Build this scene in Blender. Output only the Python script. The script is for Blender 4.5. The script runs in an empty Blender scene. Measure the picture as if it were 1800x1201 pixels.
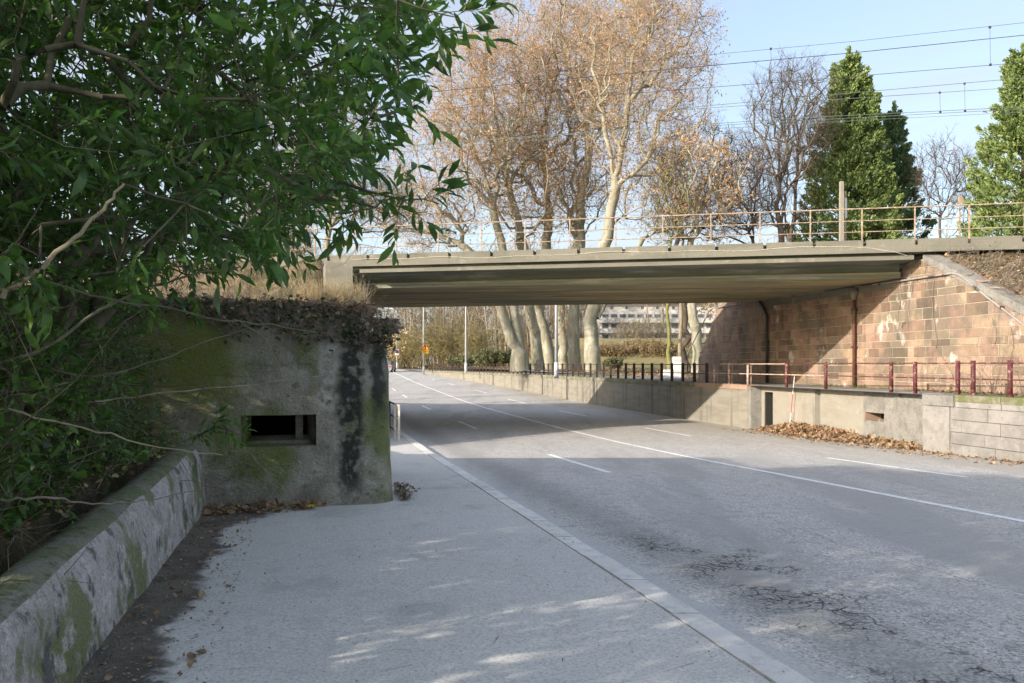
import bpy, bmesh, math, random
import numpy as np
from mathutils import Vector, Matrix
random.seed(7); rng = np.random.default_rng(11)
S = bpy.context.scene
COL = S.collection
R = math.radians
# ------------------------------------------------------------------ camera
F = 1440.0; HZ = 640.0; EYE = 2.0
cam_d = bpy.data.cameras.new('camera'); cam = bpy.data.objects.new('camera', cam_d); COL.objects.link(cam)
cam.location = (0, 0, EYE); cam.rotation_euler = (R(90), 0, 0)
cam_d.sensor_width = 36; cam_d.lens = 36*F/1800; cam_d.shift_y = (HZ-600.5)/1800
cam_d.clip_start = .05; cam_d.clip_end = 6000
S.camera = cam
# ------------------------------------------------------------------ light
SUN = Vector((2.28, 1.44, -1.0)).normalized()
el = math.asin(-SUN.z)
rot = math.atan2(-SUN.x, -SUN.y)
w = bpy.data.worlds.new('World'); S.world = w; w.use_nodes = True
nt = w.node_tree; nt.nodes.clear()
wo = nt.nodes.new('ShaderNodeOutputWorld'); bg = nt.nodes.new('ShaderNodeBackground')
sky = nt.nodes.new('ShaderNodeTexSky'); sky.sky_type = 'NISHITA'; sky.sun_disc = False
sky.sun_elevation = el; sky.sun_rotation = rot; sky.air_density = 1.0; sky.dust_density = 2.6; sky.ozone_density = 1.2
tc = nt.nodes.new('ShaderNodeTexCoord'); mp = nt.nodes.new('ShaderNodeMapping'); mp.inputs['Scale'].default_value = (1.2, 1.6, 4.2)
mp.inputs['Rotation'].default_value = (0, .2, .5)
nz = nt.nodes.new('ShaderNodeTexNoise'); nz.inputs['Scale'].default_value = 1.7; nz.inputs['Detail'].default_value = 9; nz.inputs['Roughness'].default_value = .55; nz.inputs['Distortion'].default_value = .5
rp = nt.nodes.new('ShaderNodeMapRange'); rp.interpolation_type = 'SMOOTHSTEP'
rp.inputs[1].default_value = .36; rp.inputs[2].default_value = .72; rp.inputs[3].default_value = .3; rp.inputs[4].default_value = .85
mx = nt.nodes.new('ShaderNodeMix'); mx.data_type = 'RGBA'
mx.inputs[7].default_value = (2.0, 2.1, 2.3, 1)
L = nt.links.new
L(tc.outputs['Generated'], mp.inputs['Vector']); L(mp.outputs['Vector'], nz.inputs['Vector']); L(nz.outputs['Fac'], rp.inputs[0])
L(rp.outputs[0], mx.inputs[0]); L(sky.outputs['Color'], mx.inputs[6]); L(mx.outputs[2], bg.inputs['Color'])
bg.inputs['Strength'].default_value = .107
L(bg.outputs[0], wo.inputs['Surface'])
sd = bpy.data.lights.new('sun', 'SUN'); sd.energy = 2.0; sd.angle = R(.53); sd.color = (1, .9, .77)
so = bpy.data.objects.new('sun', sd); COL.objects.link(so); so.rotation_euler = SUN.to_track_quat('-Z', 'Y').to_euler()
so.location = (-30, -20, 40)
S.view_settings.view_transform = 'Standard'; S.view_settings.look = 'None'; S.view_settings.gamma = 1
S.view_settings.use_curve_mapping = False; S.view_settings.exposure = 1.78
S.render.engine = 'CYCLES'

# ------------------------------------------------------------------ helpers
def PX(x, y, Y): return np.array([(x-900)*Y/F, Y, EYE+(HZ-y)*Y/F])
def tag(o, label=None, cat=None, group=None, kind=None):
    if label: o['label'] = label
    if cat: o['category'] = cat
    if group: o['group'] = group
    if kind: o['kind'] = kind
    return o
def empty(name, loc=(0, 0, 0)):
    o = bpy.data.objects.new(name, None); o.empty_display_size = .3; COL.objects.link(o); o.location = loc
    return o
def thing(name, label, cat, loc=(0, 0, 0), group=None): return tag(empty(name, loc), label, cat, group)
def link(name, me, mat, parent=None, smooth=False):
    if mat is not None and len(me.materials) == 0: me.materials.append(mat)
    if smooth and len(me.polygons): me.polygons.foreach_set('use_smooth', [True]*len(me.polygons))
    o = bpy.data.objects.new(name, me); COL.objects.link(o)
    if parent is not None:
        o.parent = parent
        # geometry is written in world coordinates: undo the (translation/rotation) chain
        m = Matrix.Identity(4); p = parent; chain = []
        while p is not None: chain.append(p); p = p.parent
        for p in reversed(chain): m = m @ p.matrix_parent_inverse @ Matrix.LocRotScale(p.location, p.rotation_euler, p.scale)
        o.matrix_parent_inverse = m.inverted()
    return o
class MB:
    def __init__(s): s.v = []; s.f = []
    def add(s, vs, fs):
        n = len(s.v); s.v += [tuple(map(float, p)) for p in vs]; s.f += [tuple(i+n for i in f) for f in fs]; return s
    def hexa(s, a):   # 8 corners, bottom 4 ccw then top 4
        return s.add(a, [(3, 2, 1, 0), (4, 5, 6, 7), (0, 1, 5, 4), (1, 2, 6, 5), (2, 3, 7, 6), (3, 0, 4, 7)])
    def box(s, c, d, rz=0):
        cx, cy, cz = c; dx, dy, dz = d[0]/2, d[1]/2, d[2]/2; co, si = math.cos(rz), math.sin(rz)
        a = []
        for z in (-dz, dz):
            for x, y in ((-dx, -dy), (dx, -dy), (dx, dy), (-dx, dy)): a.append((cx+x*co-y*si, cy+x*si+y*co, cz+z))
        return s.hexa(a)
    def prism(s, pl, z0, z1):
        n = len(pl); a = [(p[0], p[1], z0) for p in pl]+[(p[0], p[1], z1) for p in pl]
        return s.add(a, [tuple(reversed(range(n))), tuple(range(n, 2*n))]+[(i, (i+1) % n, n+(i+1) % n, n+i) for i in range(n)])
    def tube(s, pts, r, k=6, cap=True):
        pts = [Vector(p) for p in pts]; n = len(pts)
        rr = r if hasattr(r, '__len__') else [r]*n
        vs = []; 
        for i, p in enumerate(pts):
            d = (pts[min(i+1, n-1)]-pts[max(i-1, 0)]).normalized()
            ref = Vector((1, .13, .07)) if abs(d.x) < .8 else Vector((.05, .1, 1))
            a = (ref-d*ref.dot(d)).normalized(); b = d.cross(a)
            for j in range(k):
                t = 2*math.pi*j/k; vs.append(p+(a*math.cos(t)+b*math.sin(t))*rr[i])
        fs = [(i*k+j, i*k+(j+1) % k, (i+1)*k+(j+1) % k, (i+1)*k+j) for i in range(n-1) for j in range(k)]
        if cap: fs += [tuple(reversed(range(k))), tuple(range((n-1)*k, n*k))]
        return s.add(vs, fs)
    def mesh(s, name):
        me = bpy.data.meshes.new(name); me.from_pydata(s.v, [], s.f); me.update(); return me
    def build(s, name, mat, parent=None, smooth=False, **kw):
        return tag(link(name, s.mesh(name), mat, parent, smooth), **kw)
def npmesh(name, parts):
    """parts: list of (V (n,3), faces (m,k))"""
    me = bpy.data.meshes.new(name); nv = 0; VV = []; LI = []; LT = []
    for V, Fc in parts:
        if len(V) == 0 or len(Fc) == 0: continue
        VV.append(V); LI.append((Fc+nv).ravel()); LT.append(np.full(len(Fc), Fc.shape[1])); nv += len(V)
    V = np.concatenate(VV).astype(np.float32); li = np.concatenate(LI).astype(np.int32); lt = np.concatenate(LT).astype(np.int32)
    me.vertices.add(len(V)); me.vertices.foreach_set('co', V.ravel())
    me.loops.add(len(li)); me.loops.foreach_set('vertex_index', li)
    me.polygons.add(len(lt)); st = np.concatenate([[0], np.cumsum(lt)[:-1]]).astype(np.int32)
    me.polygons.foreach_set('loop_start', st); me.polygons.foreach_set('loop_total', lt)
    me.update(calc_edges=True); me.validate(); return me
def copy_tree(o, parent=None):
    c = o.copy(); COL.objects.link(c)
    if parent is not None:
        mi = o.matrix_parent_inverse.copy(); c.parent = parent; c.matrix_parent_inverse = mi
    for ch in [x for x in o.children]:
        copy_tree(ch, c)
    return c
def nrm(a): return a/np.maximum(np.linalg.norm(a, axis=-1, keepdims=True), 1e-9)

# ------------------------------------------------------------------ materials
def NM(m): return m.node_tree.nodes, m.node_tree.links
def mat(name, col, layers=(), rough=.9, bump=.25, bscale=30, bdet=6, spec=.3, trans=0, rnd=0, metal=0, speck=None, bdist=.02):
    """layers: (colour, (sx,sy,sz), detail, lo, hi, amount)"""
    m = bpy.data.materials.new(name); m.use_nodes = True; N, K = NM(m); N.clear()
    out = N.new('ShaderNodeOutputMaterial'); b = N.new('ShaderNodeBsdfPrincipled')
    b.inputs['Roughness'].default_value = rough; b.inputs['Specular IOR Level'].default_value = spec; b.inputs['Metallic'].default_value = metal
    g = N.new('ShaderNodeTexCoord'); src = g.outputs['Object']
    cur = N.new('ShaderNodeRGB').outputs[0]; cur.default_value = (*col, 1)
    for i, (c, sc, det, lo, hi, amt) in enumerate(layers):
        mp = N.new('ShaderNodeMapping'); mp.inputs['Scale'].default_value = sc; mp.inputs['Location'].default_value = (i*3.7, i*1.3, i*2.1)
        n = N.new('ShaderNodeTexNoise'); n.inputs['Scale'].default_value = 1; n.inputs['Detail'].default_value = det; n.inputs['Roughness'].default_value = .6
        r = N.new('ShaderNodeMapRange'); r.interpolation_type = 'SMOOTHSTEP'; r.inputs[1].default_value = lo; r.inputs[2].default_value = hi; r.inputs[4].default_value = amt
        x = N.new('ShaderNodeMix'); x.data_type = 'RGBA'; x.inputs[7].default_value = (*c, 1)
        K.new(src, mp.inputs[0]); K.new(mp.outputs[0], n.inputs['Vector']); K.new(n.outputs['Fac'], r.inputs[0]); K.new(r.outputs[0], x.inputs[0]); K.new(cur, x.inputs[6]); cur = x.outputs[2]
    if rnd:
        oi = N.new('ShaderNodeObjectInfo') if rnd > 0 else N.new('ShaderNodeNewGeometry')
        ro = oi.outputs['Random'] if rnd > 0 else oi.outputs['Random Per Island']
        r = N.new('ShaderNodeMapRange'); r.inputs[3].default_value = 1-abs(rnd); r.inputs[4].default_value = 1+abs(rnd)
        h = N.new('ShaderNodeMapRange'); h.inputs[3].default_value = .5-.014*abs(rnd)/.3; h.inputs[4].default_value = .5+.014*abs(rnd)/.3
        mul = N.new('ShaderNodeMath'); mul.operation = 'FRACT'; m7 = N.new('ShaderNodeMath'); m7.operation = 'MULTIPLY'; m7.inputs[1].default_value = 17.3
        K.new(ro, m7.inputs[0]); K.new(m7.outputs[0], mul.inputs[0])
        x = N.new('ShaderNodeHueSaturation'); K.new(ro, r.inputs[0]); K.new(mul.outputs[0], h.inputs[0])
        K.new(r.outputs[0], x.inputs['Value']); K.new(h.outputs[0], x.inputs['Hue']); K.new(cur, x.inputs['Color']); cur = x.outputs[0]
    if speck:
        n = N.new('ShaderNodeTexNoise'); n.inputs['Scale'].default_value = speck[0]; n.inputs['Detail'].default_value = 3; n.inputs['Roughness'].default_value = .7
        r = N.new('ShaderNodeMapRange'); r.inputs[1].default_value = .3; r.inputs[2].default_value = .7; r.inputs[3].default_value = 1-speck[1]; r.inputs[4].default_value = 1+speck[1]
        x = N.new('ShaderNodeHueSaturation'); K.new(src, n.inputs['Vector']); K.new(n.outputs['Fac'], r.inputs[0]); K.new(r.outputs[0], x.inputs['Value']); K.new(cur, x.inputs['Color']); cur = x.outputs[0]
    K.new(cur, b.inputs['Base Color'])
    if bump:
        n = N.new('ShaderNodeTexNoise'); n.inputs['Scale'].default_value = bscale; n.inputs['Detail'].default_value = bdet; n.inputs['Roughness'].default_value = .65
        bp = N.new('ShaderNodeBump'); bp.inputs['Strength'].default_value = bump; bp.inputs['Distance'].default_value = bdist
        K.new(src, n.inputs['Vector']); K.new(n.outputs['Fac'], bp.inputs['Height']); K.new(bp.outputs[0], b.inputs['Normal'])
    if trans:
        t = N.new('ShaderNodeBsdfTranslucent'); a = N.new('ShaderNodeMixShader'); a.inputs[0].default_value = trans
        hs = N.new('ShaderNodeHueSaturation'); hs.inputs['Value'].default_value = 1.6; hs.inputs['Saturation'].default_value = 1.15
        K.new(cur, hs.inputs['Color']); K.new(hs.outputs[0], t.inputs[0]); K.new(b.outputs[0], a.inputs[1]); K.new(t.outputs[0], a.inputs[2]); K.new(a.outputs[0], out.inputs[0])
    else: K.new(b.outputs[0], out.inputs[0])
    m['cur'] = 0
    return m
V1 = lambda s: (s, s, s)
M = {}
M['asphalt'] = mat('asphalt', (.5, .485, .46), [((.56, .54, .51), (.25, .5, 1), 4, .4, .7, .7), ((.2, .195, .19), V1(34), 7, .51, .58, .75), ((.8, .79, .77), V1(27), 7, .57, .62, .7), ((.24, .24, .245), V1(5), 7, .5, .68, .5), ((.36, .35, .335), (.9, .13, 1), 7, .47, .66, .8), ((.36, .35, .335), (4, 4, 4), 6, .55, .8, .5)], rough=.88, bump=.35, bscale=160, bdet=3, speck=(190, .42), bdist=.008)
M['walk'] = mat('walk_asphalt', (.6, .58, .55), [((.65, .63, .6), (.5, .5, 1), 5, .4, .7, .7), ((.36, .35, .335), V1(42), 6, .51, .58, .6), ((.78, .77, .75), V1(33), 6, .57, .63, .55), ((.48, .465, .44), V1(4), 8, .52, .68, .5), ((.35, .345, .34), (1.3, .9, 1), 6, .55, .72, .5)], rough=.9, bump=.3, bscale=170, bdet=3, speck=(210, .3), bdist=.006)
M['path'] = mat('path_asphalt', (.24, .235, .225), [((.19, .18, .165), (.8, .8, 1), 5, .45, .7, .7)], bump=.25, bscale=90, speck=(80, .2))
M['kerb'] = mat('kerb_granite', (.72, .7, .665), [((.46, .45, .43), V1(6), 6, .45, .7, .6)], bump=.3, bscale=90, speck=(150, .25), rnd=.08)
M['paint'] = mat('road_paint', (.86, .86, .85), [((.4, .4, .39), V1(9), 8, .52, .66, .75), ((.3, .3, .3), V1(38), 5, .58, .7, .8)], bump=.1, bscale=120, rough=.7)
M['concrete'] = mat('concrete', (.3, .28, .235), [((.25, .225, .185), (1.2, 1.2, 3), 7, .42, .7, .7), ((.15, .145, .12), (2.4, 2.4, .35), 6, .54, .72, .65), ((.45, .42, .36), V1(2.2), 5, .58, .75, .6)], bump=.35, bscale=22, bdist=.03, speck=(60, .16))
M['concrete_grey'] = mat('concrete_grey', (.27, .26, .235), [((.18, .17, .15), V1(2.2), 8, .42, .66, .8), ((.1, .1, .08), V1(9), 5, .55, .72, .6), ((.36, .345, .3), V1(4), 8, .57, .72, .6)], bump=.7, bscale=26, bdist=.05, speck=(50, .3))
M['concrete_far'] = mat('concrete_retaining', (.27, .252, .21), [((.22, .2, .165), (.8, .8, 5), 6, .42, .62, .8), ((.12, .115, .09), (3.2, 3.2, .22), 6, .52, .66, .75), ((.13, .15, .06), (1.5, 1.5, 3), 6, .62, .75, .5)], bump=.3, bscale=16, bdist=.03)
M['moss_edge'] = mat('mossy_coping', (.24, .22, .17), [((.12, .14, .04), V1(2.5), 7, .4, .6, .8), ((.32, .29, .24), V1(5), 5, .5, .7, .6)], bump=.6, bscale=30, bdist=.04)
M['bridge'] = mat('bridge_concrete', (.2, .192, .155), [((.15, .145, .115), (.5, .5, 3), 7, .42, .66, .8), ((.12, .125, .09), (2.6, 2.6, .25), 6, .55, .72, .6), ((.32, .3, .25), V1(2.4), 6, .56, .72, .6)], bump=.3, bscale=18, bdist=.03, speck=(40, .15))
M['girder'] = mat('girder_concrete', (.16, .175, .13), [((.4, .41, .36), (.3, .3, 5), 6, .48, .7, .8), ((.14, .155, .09), (.6, .6, 2), 6, .48, .68, .8)], bump=.25, bscale=14, bdist=.02)
M['soffit'] = mat('soffit_concrete', (.25, .225, .14), [((.5, .38, .19), (.22, .6, 1), 6, .45, .65, .8), ((.14, .15, .08), (.4, 2.2, 1), 6, .48, .68, .8)], bump=.25, bscale=14, bdist=.02)
def bunker_mat(name, base, white=.55, green=.85):
    return mat(name, base, [((.21, .195, .155), V1(2.2), 8, .42, .62, .8), ((.46, .45, .41), V1(6), 8, .52, .68, .6),
      ((.13, .16, .03), (1.0, 1.0, .7), 8, .46, .6, green), ((.03, .033, .03), (2.6, 2.6, .16), 5, .53, .62, .85), ((.05, .065, .02), V1(8), 6, .56, .7, .6),
      ((.42, .4, .38), (3.4, 3.4, 1.5), 8, .64, .69, white)], bump=.8, bscale=24, bdist=.05, speck=(70, .35))
def bunker_stains(m):
    N, K = NM(m); b = [n for n in N if n.type == 'BSDF_PRINCIPLED'][0]; cur = b.inputs['Base Color'].links[0].from_socket
    g = [n for n in N if n.type == 'TEX_COORD'][0].outputs['Object']
    wn = N.new('ShaderNodeTexNoise'); wn.inputs['Scale'].default_value = 2.2; wn.inputs['Detail'].default_value = 7; K.new(g, wn.inputs['Vector'])
    vm = N.new('ShaderNodeVectorMath'); vm.operation = 'MULTIPLY_ADD'; K.new(wn.outputs['Color'], vm.inputs[0]); vm.inputs[1].default_value = (.35, .35, .5); K.new(g, vm.inputs[2])
    sp = N.new('ShaderNodeSeparateXYZ'); K.new(vm.outputs[0], sp.inputs[0]); X, Z = sp.outputs[0], sp.outputs[2]
    fn = N.new('ShaderNodeTexNoise'); fn.inputs['Scale'].default_value = 9; fn.inputs['Detail'].default_value = 7; K.new(g, fn.inputs['Vector'])
    def sm(v, a, c, lo=0., hi=1.):
        r = N.new('ShaderNodeMapRange'); r.interpolation_type = 'SMOOTHSTEP'; K.new(v, r.inputs[0]); r.inputs[1].default_value = a; r.inputs[2].default_value = c; r.inputs[3].default_value = lo; r.inputs[4].default_value = hi; return r.outputs[0]
    def mul(*a):
        o = a[0]
        for x in a[1:]:
            n = N.new('ShaderNodeMath'); n.operation = 'MULTIPLY'; K.new(o, n.inputs[0]); K.new(x, n.inputs[1]); o = n.outputs[0]
        return o
    def mix(cur, fac, col):
        x = N.new('ShaderNodeMix'); x.data_type = 'RGBA'; x.inputs[7].default_value = (*col, 1); K.new(fac, x.inputs[0]); K.new(cur, x.inputs[6]); return x.outputs[2]
    # X, Z carry a warp of about +.18, +.25
    gr = sm(fn.outputs['Fac'], .3, .6, .45, 1)
    cur = mix(cur, mul(sm(X, -2.9, -4.1), sm(Z, 1.3, 2.1), gr), (.18, .2, .045))
    cur = mix(cur, mul(sm(X, -2.5, -2.42), sm(X, -2.3, -2.2, 1, 0), sm(Z, 1.5, 1.75), sm(Z, 2.45, 2.65, 1, 0), sm(fn.outputs['Fac'], .42, .55, 0, .8)), (.5, .48, .44))
    cur = mix(cur, mul(sm(X, -2.28, -2.14), sm(X, -1.95, -1.82, 1, 0), sm(Z, .3, .75), sm(fn.outputs['Fac'], .38, .54, .3, .95)), (.03, .034, .03))
    cur = mix(cur, mul(sm(X, -1.8, -1.72), sm(X, -1.62, -1.54, 1, 0), sm(Z, 1.3, 1.7), sm(fn.outputs['Fac'], .3, .55, .5, .9)), (.03, .034, .03))
    K.new(cur, b.inputs['Base Color'])
M['bunker'] = bunker_mat('bunker_concrete', (.36, .335, .275), .7, .8)
bunker_stains(M['bunker'])
M['lowwall'] = mat('low_wall_concrete', (.5, .45, .44), [((.32, .3, .27), V1(1.8), 8, .42, .62, .8), ((.5, .46, .47), V1(5), 8, .5, .68, .7), ((.15, .18, .05), (1.7, 1.7, 1.2), 8, .5, .58, .85), ((.07, .07, .06), V1(4), 8, .56, .63, .8), ((.68, .63, .64), (4, 2.4, 4.5), 11, .54, .64, .6), ((.2, .19, .17), V1(17), 7, .52, .62, .5)], bump=.8, bscale=24, bdist=.05, speck=(80, .35))
M['lowcap'] = mat('low_wall_mossy_top', (.3, .29, .24), [((.19, .22, .1), V1(3), 7, .44, .6, .8), ((.09, .1, .045), V1(11), 7, .5, .66, .7)], bump=.8, bscale=40, bdist=.05, speck=(90, .3))
M['dark_in'] = mat('unlit_interior', (.03, .03, .027), bump=.3, bscale=20)  # near black stands in for the unlit rooms behind the openings
M['stone'] = mat('sandstone', (.3, .215, .155), [((.24, .165, .12), V1(2.2), 7, .42, .64, .8), ((.37, .28, .2), (2.5, 2.5, 6), 6, .52, .7, .6), ((.15, .13, .1), V1(.6), 8, .48, .6, .8), ((.13, .11, .09), (2.5, 2.5, .3), 7, .54, .64, .6), ((.5, .47, .42), (1.4, 1.4, 1), 9, .59, .66, .75)], bump=.6, bscale=14, bdist=.04, rnd=.3, speck=(45, .2))
M['mortar'] = mat('lime_mortar', (.44, .38, .3), [((.24, .2, .15), V1(2), 5, .4, .6, .7)], bump=.3, bscale=40)
M['block'] = mat('grey_block', (.27, .255, .235), [((.19, .18, .165), V1(2.5), 7, .42, .64, .7), ((.33, .31, .28), V1(6), 7, .5, .7, .5), ((.1, .09, .07), V1(7), 7, .63, .7, .8)], bump=.4, bscale=26, bdist=.03, rnd=.1, speck=(60, .2))
M['redblock'] = mat('red_sandstone_coping', (.36, .24, .17), [((.27, .2, .15), V1(4), 6, .4, .65, .7)], bump=.4, bscale=24, rnd=.12)
M['rust'] = mat('rusty_rail', (.33, .24, .175), [((.5, .43, .34), V1(7), 5, .45, .6, .8), ((.22, .12, .07), V1(16), 5, .52, .66, .7)], rough=.8, bump=.3, bscale=60, bdist=.005)
M['redpost'] = mat('maroon_paint', (.1, .026, .028), [((.3, .2, .17), V1(9), 8, .52, .62, .8), ((.09, .04, .035), V1(7), 6, .5, .66, .6)], rough=.55, bump=.2, bscale=60, bdist=.004, rnd=.15)
M['shaded_post'] = mat('brown_shaded_weathered_paint', (.06, .04, .034), [((.15, .1, .08), V1(12), 6, .5, .7, .7)], rough=.7, bump=.2, bscale=60, bdist=.004, rnd=.2)  # dark brown carries the shade on the far railing
M['pale_sunlit'] = mat('pale_sunlit_flaking_paint', (.74, .68, .56), [((.25, .17, .11), V1(24), 6, .55, .66, .7)], rough=.6, bump=.2, bscale=60, bdist=.004)  # pale tone carries sunlight on the guard rail end; also colours the cable
M['darkmetal'] = mat('dark_metal', (.05, .05, .05), [((.1, .08, .06), V1(12), 5, .5, .7, .7)], rough=.6, bump=.15, bscale=50, bdist=.004)
M['pipe'] = mat('grey_conduit', (.3, .28, .26), [((.06, .06, .06), (1, 1, 1), 4, .5, .53, .85)], rough=.5, bump=.1, bscale=40, bdist=.004)
M['brownpipe'] = mat('brown_downpipe', (.14, .05, .035), [((.1, .12, .04), V1(2), 5, .5, .6, .7)], rough=.6, bump=.2, bscale=40, bdist=.004)
M['galv'] = mat('galvanised', (.6, .62, .64), [((.5, .51, .52), V1(4), 4, .4, .7, .6)], rough=.5, bump=0, metal=.2)
M['white'] = mat('white_paint', (.78, .77, .74), [((.6, .57, .5), V1(2), 6, .5, .7, .5)], rough=.7, bump=.1)
M['redpaint'] = mat('red_paint', (.5, .05, .03), rough=.5, bump=0)
M['yellow'] = mat('yellow_sign', (.85, .55, .02), [((.8, .45, .02), V1(3), 4, .5, .7, .5)], rough=.4, bump=0)
M['black'] = mat('black_paint', (.02, .02, .02), rough=.5, bump=0)
M['blue'] = mat('blue_sign', (.02, .06, .35), rough=.4, bump=0)
M['soil'] = mat('leafy_soil', (.11, .08, .05), [((.16, .11, .065), V1(6), 8, .45, .62, .8), ((.03, .025, .015), V1(3), 7, .5, .65, .7), ((.05, .075, .02), V1(1.2), 6, .52, .64, .7)], bump=1, bscale=24, bdist=.08, speck=(50, .4))
M['bank'] = mat('bank_soil', (.13, .1, .06), [((.24, .18, .11), V1(4), 8, .42, .6, .8), ((.06, .06, .025), V1(1.2), 8, .48, .62, .8), ((.13, .16, .03), V1(.8), 7, .58, .68, .8)], bump=1, bscale=14, bdist=.1, speck=(30, .4))
M['dirt'] = mat('damp_dirt', (.21, .18, .145), [((.12, .105, .088), V1(3), 8, .42, .62, .8), ((.24, .2, .15), V1(11), 7, .54, .66, .7), ((.3, .27, .22), V1(60), 4, .6, .68, .6)], bump=.9, bscale=70, bdist=.03, speck=(120, .5))
M['dirt_dark'] = mat('joint_grit', (.05, .045, .035), [((.1, .12, .04), V1(3), 6, .55, .65, .7)], bump=.6, bscale=60)
M['grass'] = mat('lawn', (.22, .21, .09), [((.3, .22, .12), V1(.8), 7, .42, .58, .85), ((.14, .15, .05), V1(3), 6, .5, .7, .6)], bump=.8, bscale=20, bdist=.06)
M['russet'] = mat('russet_leaf', (.27, .19, .115), [((.17, .12, .075), V1(.6), 6, .42, .62, .8), ((.33, .26, .16), V1(1.4), 5, .55, .68, .7)], bump=0, trans=.15, rnd=-.4)
M['leaflit'] = mat('leaf_litter_ground', (.24, .15, .075), [((.15, .09, .045), V1(1.5), 8, .4, .6, .8), ((.13, .13, .05), V1(.5), 6, .5, .66, .7)], bump=1, bscale=10, bdist=.1)
M['ballast'] = mat('ballast', (.2, .17, .14), [((.1, .08, .06), V1(9), 5, .45, .6, .8)], bump=1, bscale=20, bdist=.06)
M['plane_bark'] = mat('plane_bark', (.33, .31, .24), [((.25, .24, .17), (3.2, 3.2, 1.1), 7, .44, .56, .85), ((.46, .44, .36), (2.4, 2.4, .9), 7, .54, .62, .85), ((.2, .22, .1), V1(.5), 5, .56, .68, .5)], bump=.4, bscale=9, bdist=.05)
M['plane_twig'] = mat('plane_twigs', (.44, .33, .22), [((.34, .25, .17), V1(.4), 5, .45, .65, .6)], bump=0)
M['plane_leaf'] = mat('plane_seed_and_dry_leaf', (.5, .35, .2), [((.38, .22, .13), V1(.3), 5, .45, .65, .7)], bump=0, trans=.3, rnd=-.25)
M['dark_bark'] = mat('dark_bark', (.11, .085, .065), [((.19, .16, .12), V1(2), 6, .5, .65, .7)], bump=.4, bscale=9, bdist=.05)
M['pale_bark'] = mat('pale_bark', (.27, .23, .16), [((.17, .14, .09), V1(2), 6, .5, .65, .7)], bump=.3, bscale=9, bdist=.05)
M['wood_haze'] = mat('far_wood', (.37, .31, .22), [((.2, .15, .1), V1(.12), 5, .42, .6, .8), ((.36, .33, .22), V1(.2), 5, .52, .68, .7)], bump=0)
M['olive_twig'] = mat('olive_twigs', (.27, .23, .1), [((.18, .14, .07), V1(1), 5, .45, .65, .6)], bump=0)
M['green_trunk'] = mat('green_trunk', (.2, .2, .07), [((.28, .23, .14), V1(2), 5, .5, .65, .7)], bump=.3, bscale=12, bdist=.03)
M['conifer'] = mat('conifer_foliage', (.22, .29, .1), [((.11, .17, .06), V1(1.2), 6, .42, .62, .8), ((.33, .39, .15), V1(2.2), 6, .52, .68, .7)], rough=.7, bump=0, trans=.15, rnd=-.25)
M['conifer2'] = mat('conifer_foliage_dark', (.17, .26, .12), [((.09, .14, .07), V1(1.2), 6, .42, .62, .8), ((.2, .27, .12), V1(2.2), 6, .52, .68, .7)], rough=.7, bump=0, trans=.12, rnd=-.25)
M['laurel'] = mat('laurel_leaf', (.1, .185, .045), [((.055, .11, .034), V1(1.5), 5, .42, .6, .7), ((.16, .27, .055), V1(2.6), 5, .54, .68, .7)], rough=.36, bump=0, spec=.5, trans=.42, rnd=-.4)
M['laurel_twig'] = mat('laurel_twig', (.17, .155, .1), [((.08, .075, .045), V1(3), 5, .42, .62, .8), ((.22, .19, .12), V1(2), 5, .56, .7, .6)], bump=.3, bscale=40, bdist=.01)
M['whip'] = mat('pale_whip', (.36, .3, .2), [((.22, .17, .11), V1(3), 5, .45, .65, .7)], bump=0)
M['ivy'] = mat('ivy_leaf', (.04, .07, .02), [((.1, .07, .04), V1(2), 5, .45, .6, .7)], rough=.5, bump=0, trans=.2, rnd=-.35)
M['dryleaf'] = mat('dry_leaf', (.35, .245, .155), [((.22, .13, .075), V1(6), 5, .42, .62, .8), ((.4, .27, .15), V1(3), 5, .55, .7, .6)], rough=.8, bump=0, trans=.15, rnd=-.4)
M['straw'] = mat('dry_straw', (.6, .5, .31), [((.33, .25, .13), V1(5), 5, .42, .62, .7)], rough=.8, bump=0, trans=.25, rnd=-.25)
M['greengrass'] = mat('green_tuft', (.12, .17, .03), rough=.7, bump=0, trans=.25, rnd=-.3)
M['bramble'] = mat('bramble_twig', (.2, .165, .13), [((.34, .29, .23), V1(5), 5, .45, .62, .8)], rough=.8, bump=0, rnd=-.3)
M['facade'] = mat('pale_facade', (.66, .64, .6), [((.55, .52, .48), (.1, .1, .6), 5, .45, .65, .6)], bump=0, rough=.8)
M['glass'] = mat('window_glass', (.1, .12, .14), rough=.15, bump=0, spec=.8)
M['wire'] = mat('overhead_wire', (.16, .2, .17), rough=.5, bump=0)
M['wire_dark'] = mat('overhead_wire_dark', (.06, .06, .07), rough=.5, bump=0)
M['litter_yellow'] = mat('yellow_wrapper', (.85, .8, .05), rough=.4, bump=0)
M['shrub'] = mat('evergreen_shrub', (.16, .17, .085), rough=.6, bump=0, trans=.2, rnd=-.3)
M['tyre'] = mat('tyre', (.02, .02, .02), bump=0); M['carpaint'] = mat('silver_car_paint', (.45, .46, .48), rough=.25, bump=0, metal=.4)
M['lamp_red'] = mat('red_lens', (.5, .02, .02), rough=.2, bump=0)

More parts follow.
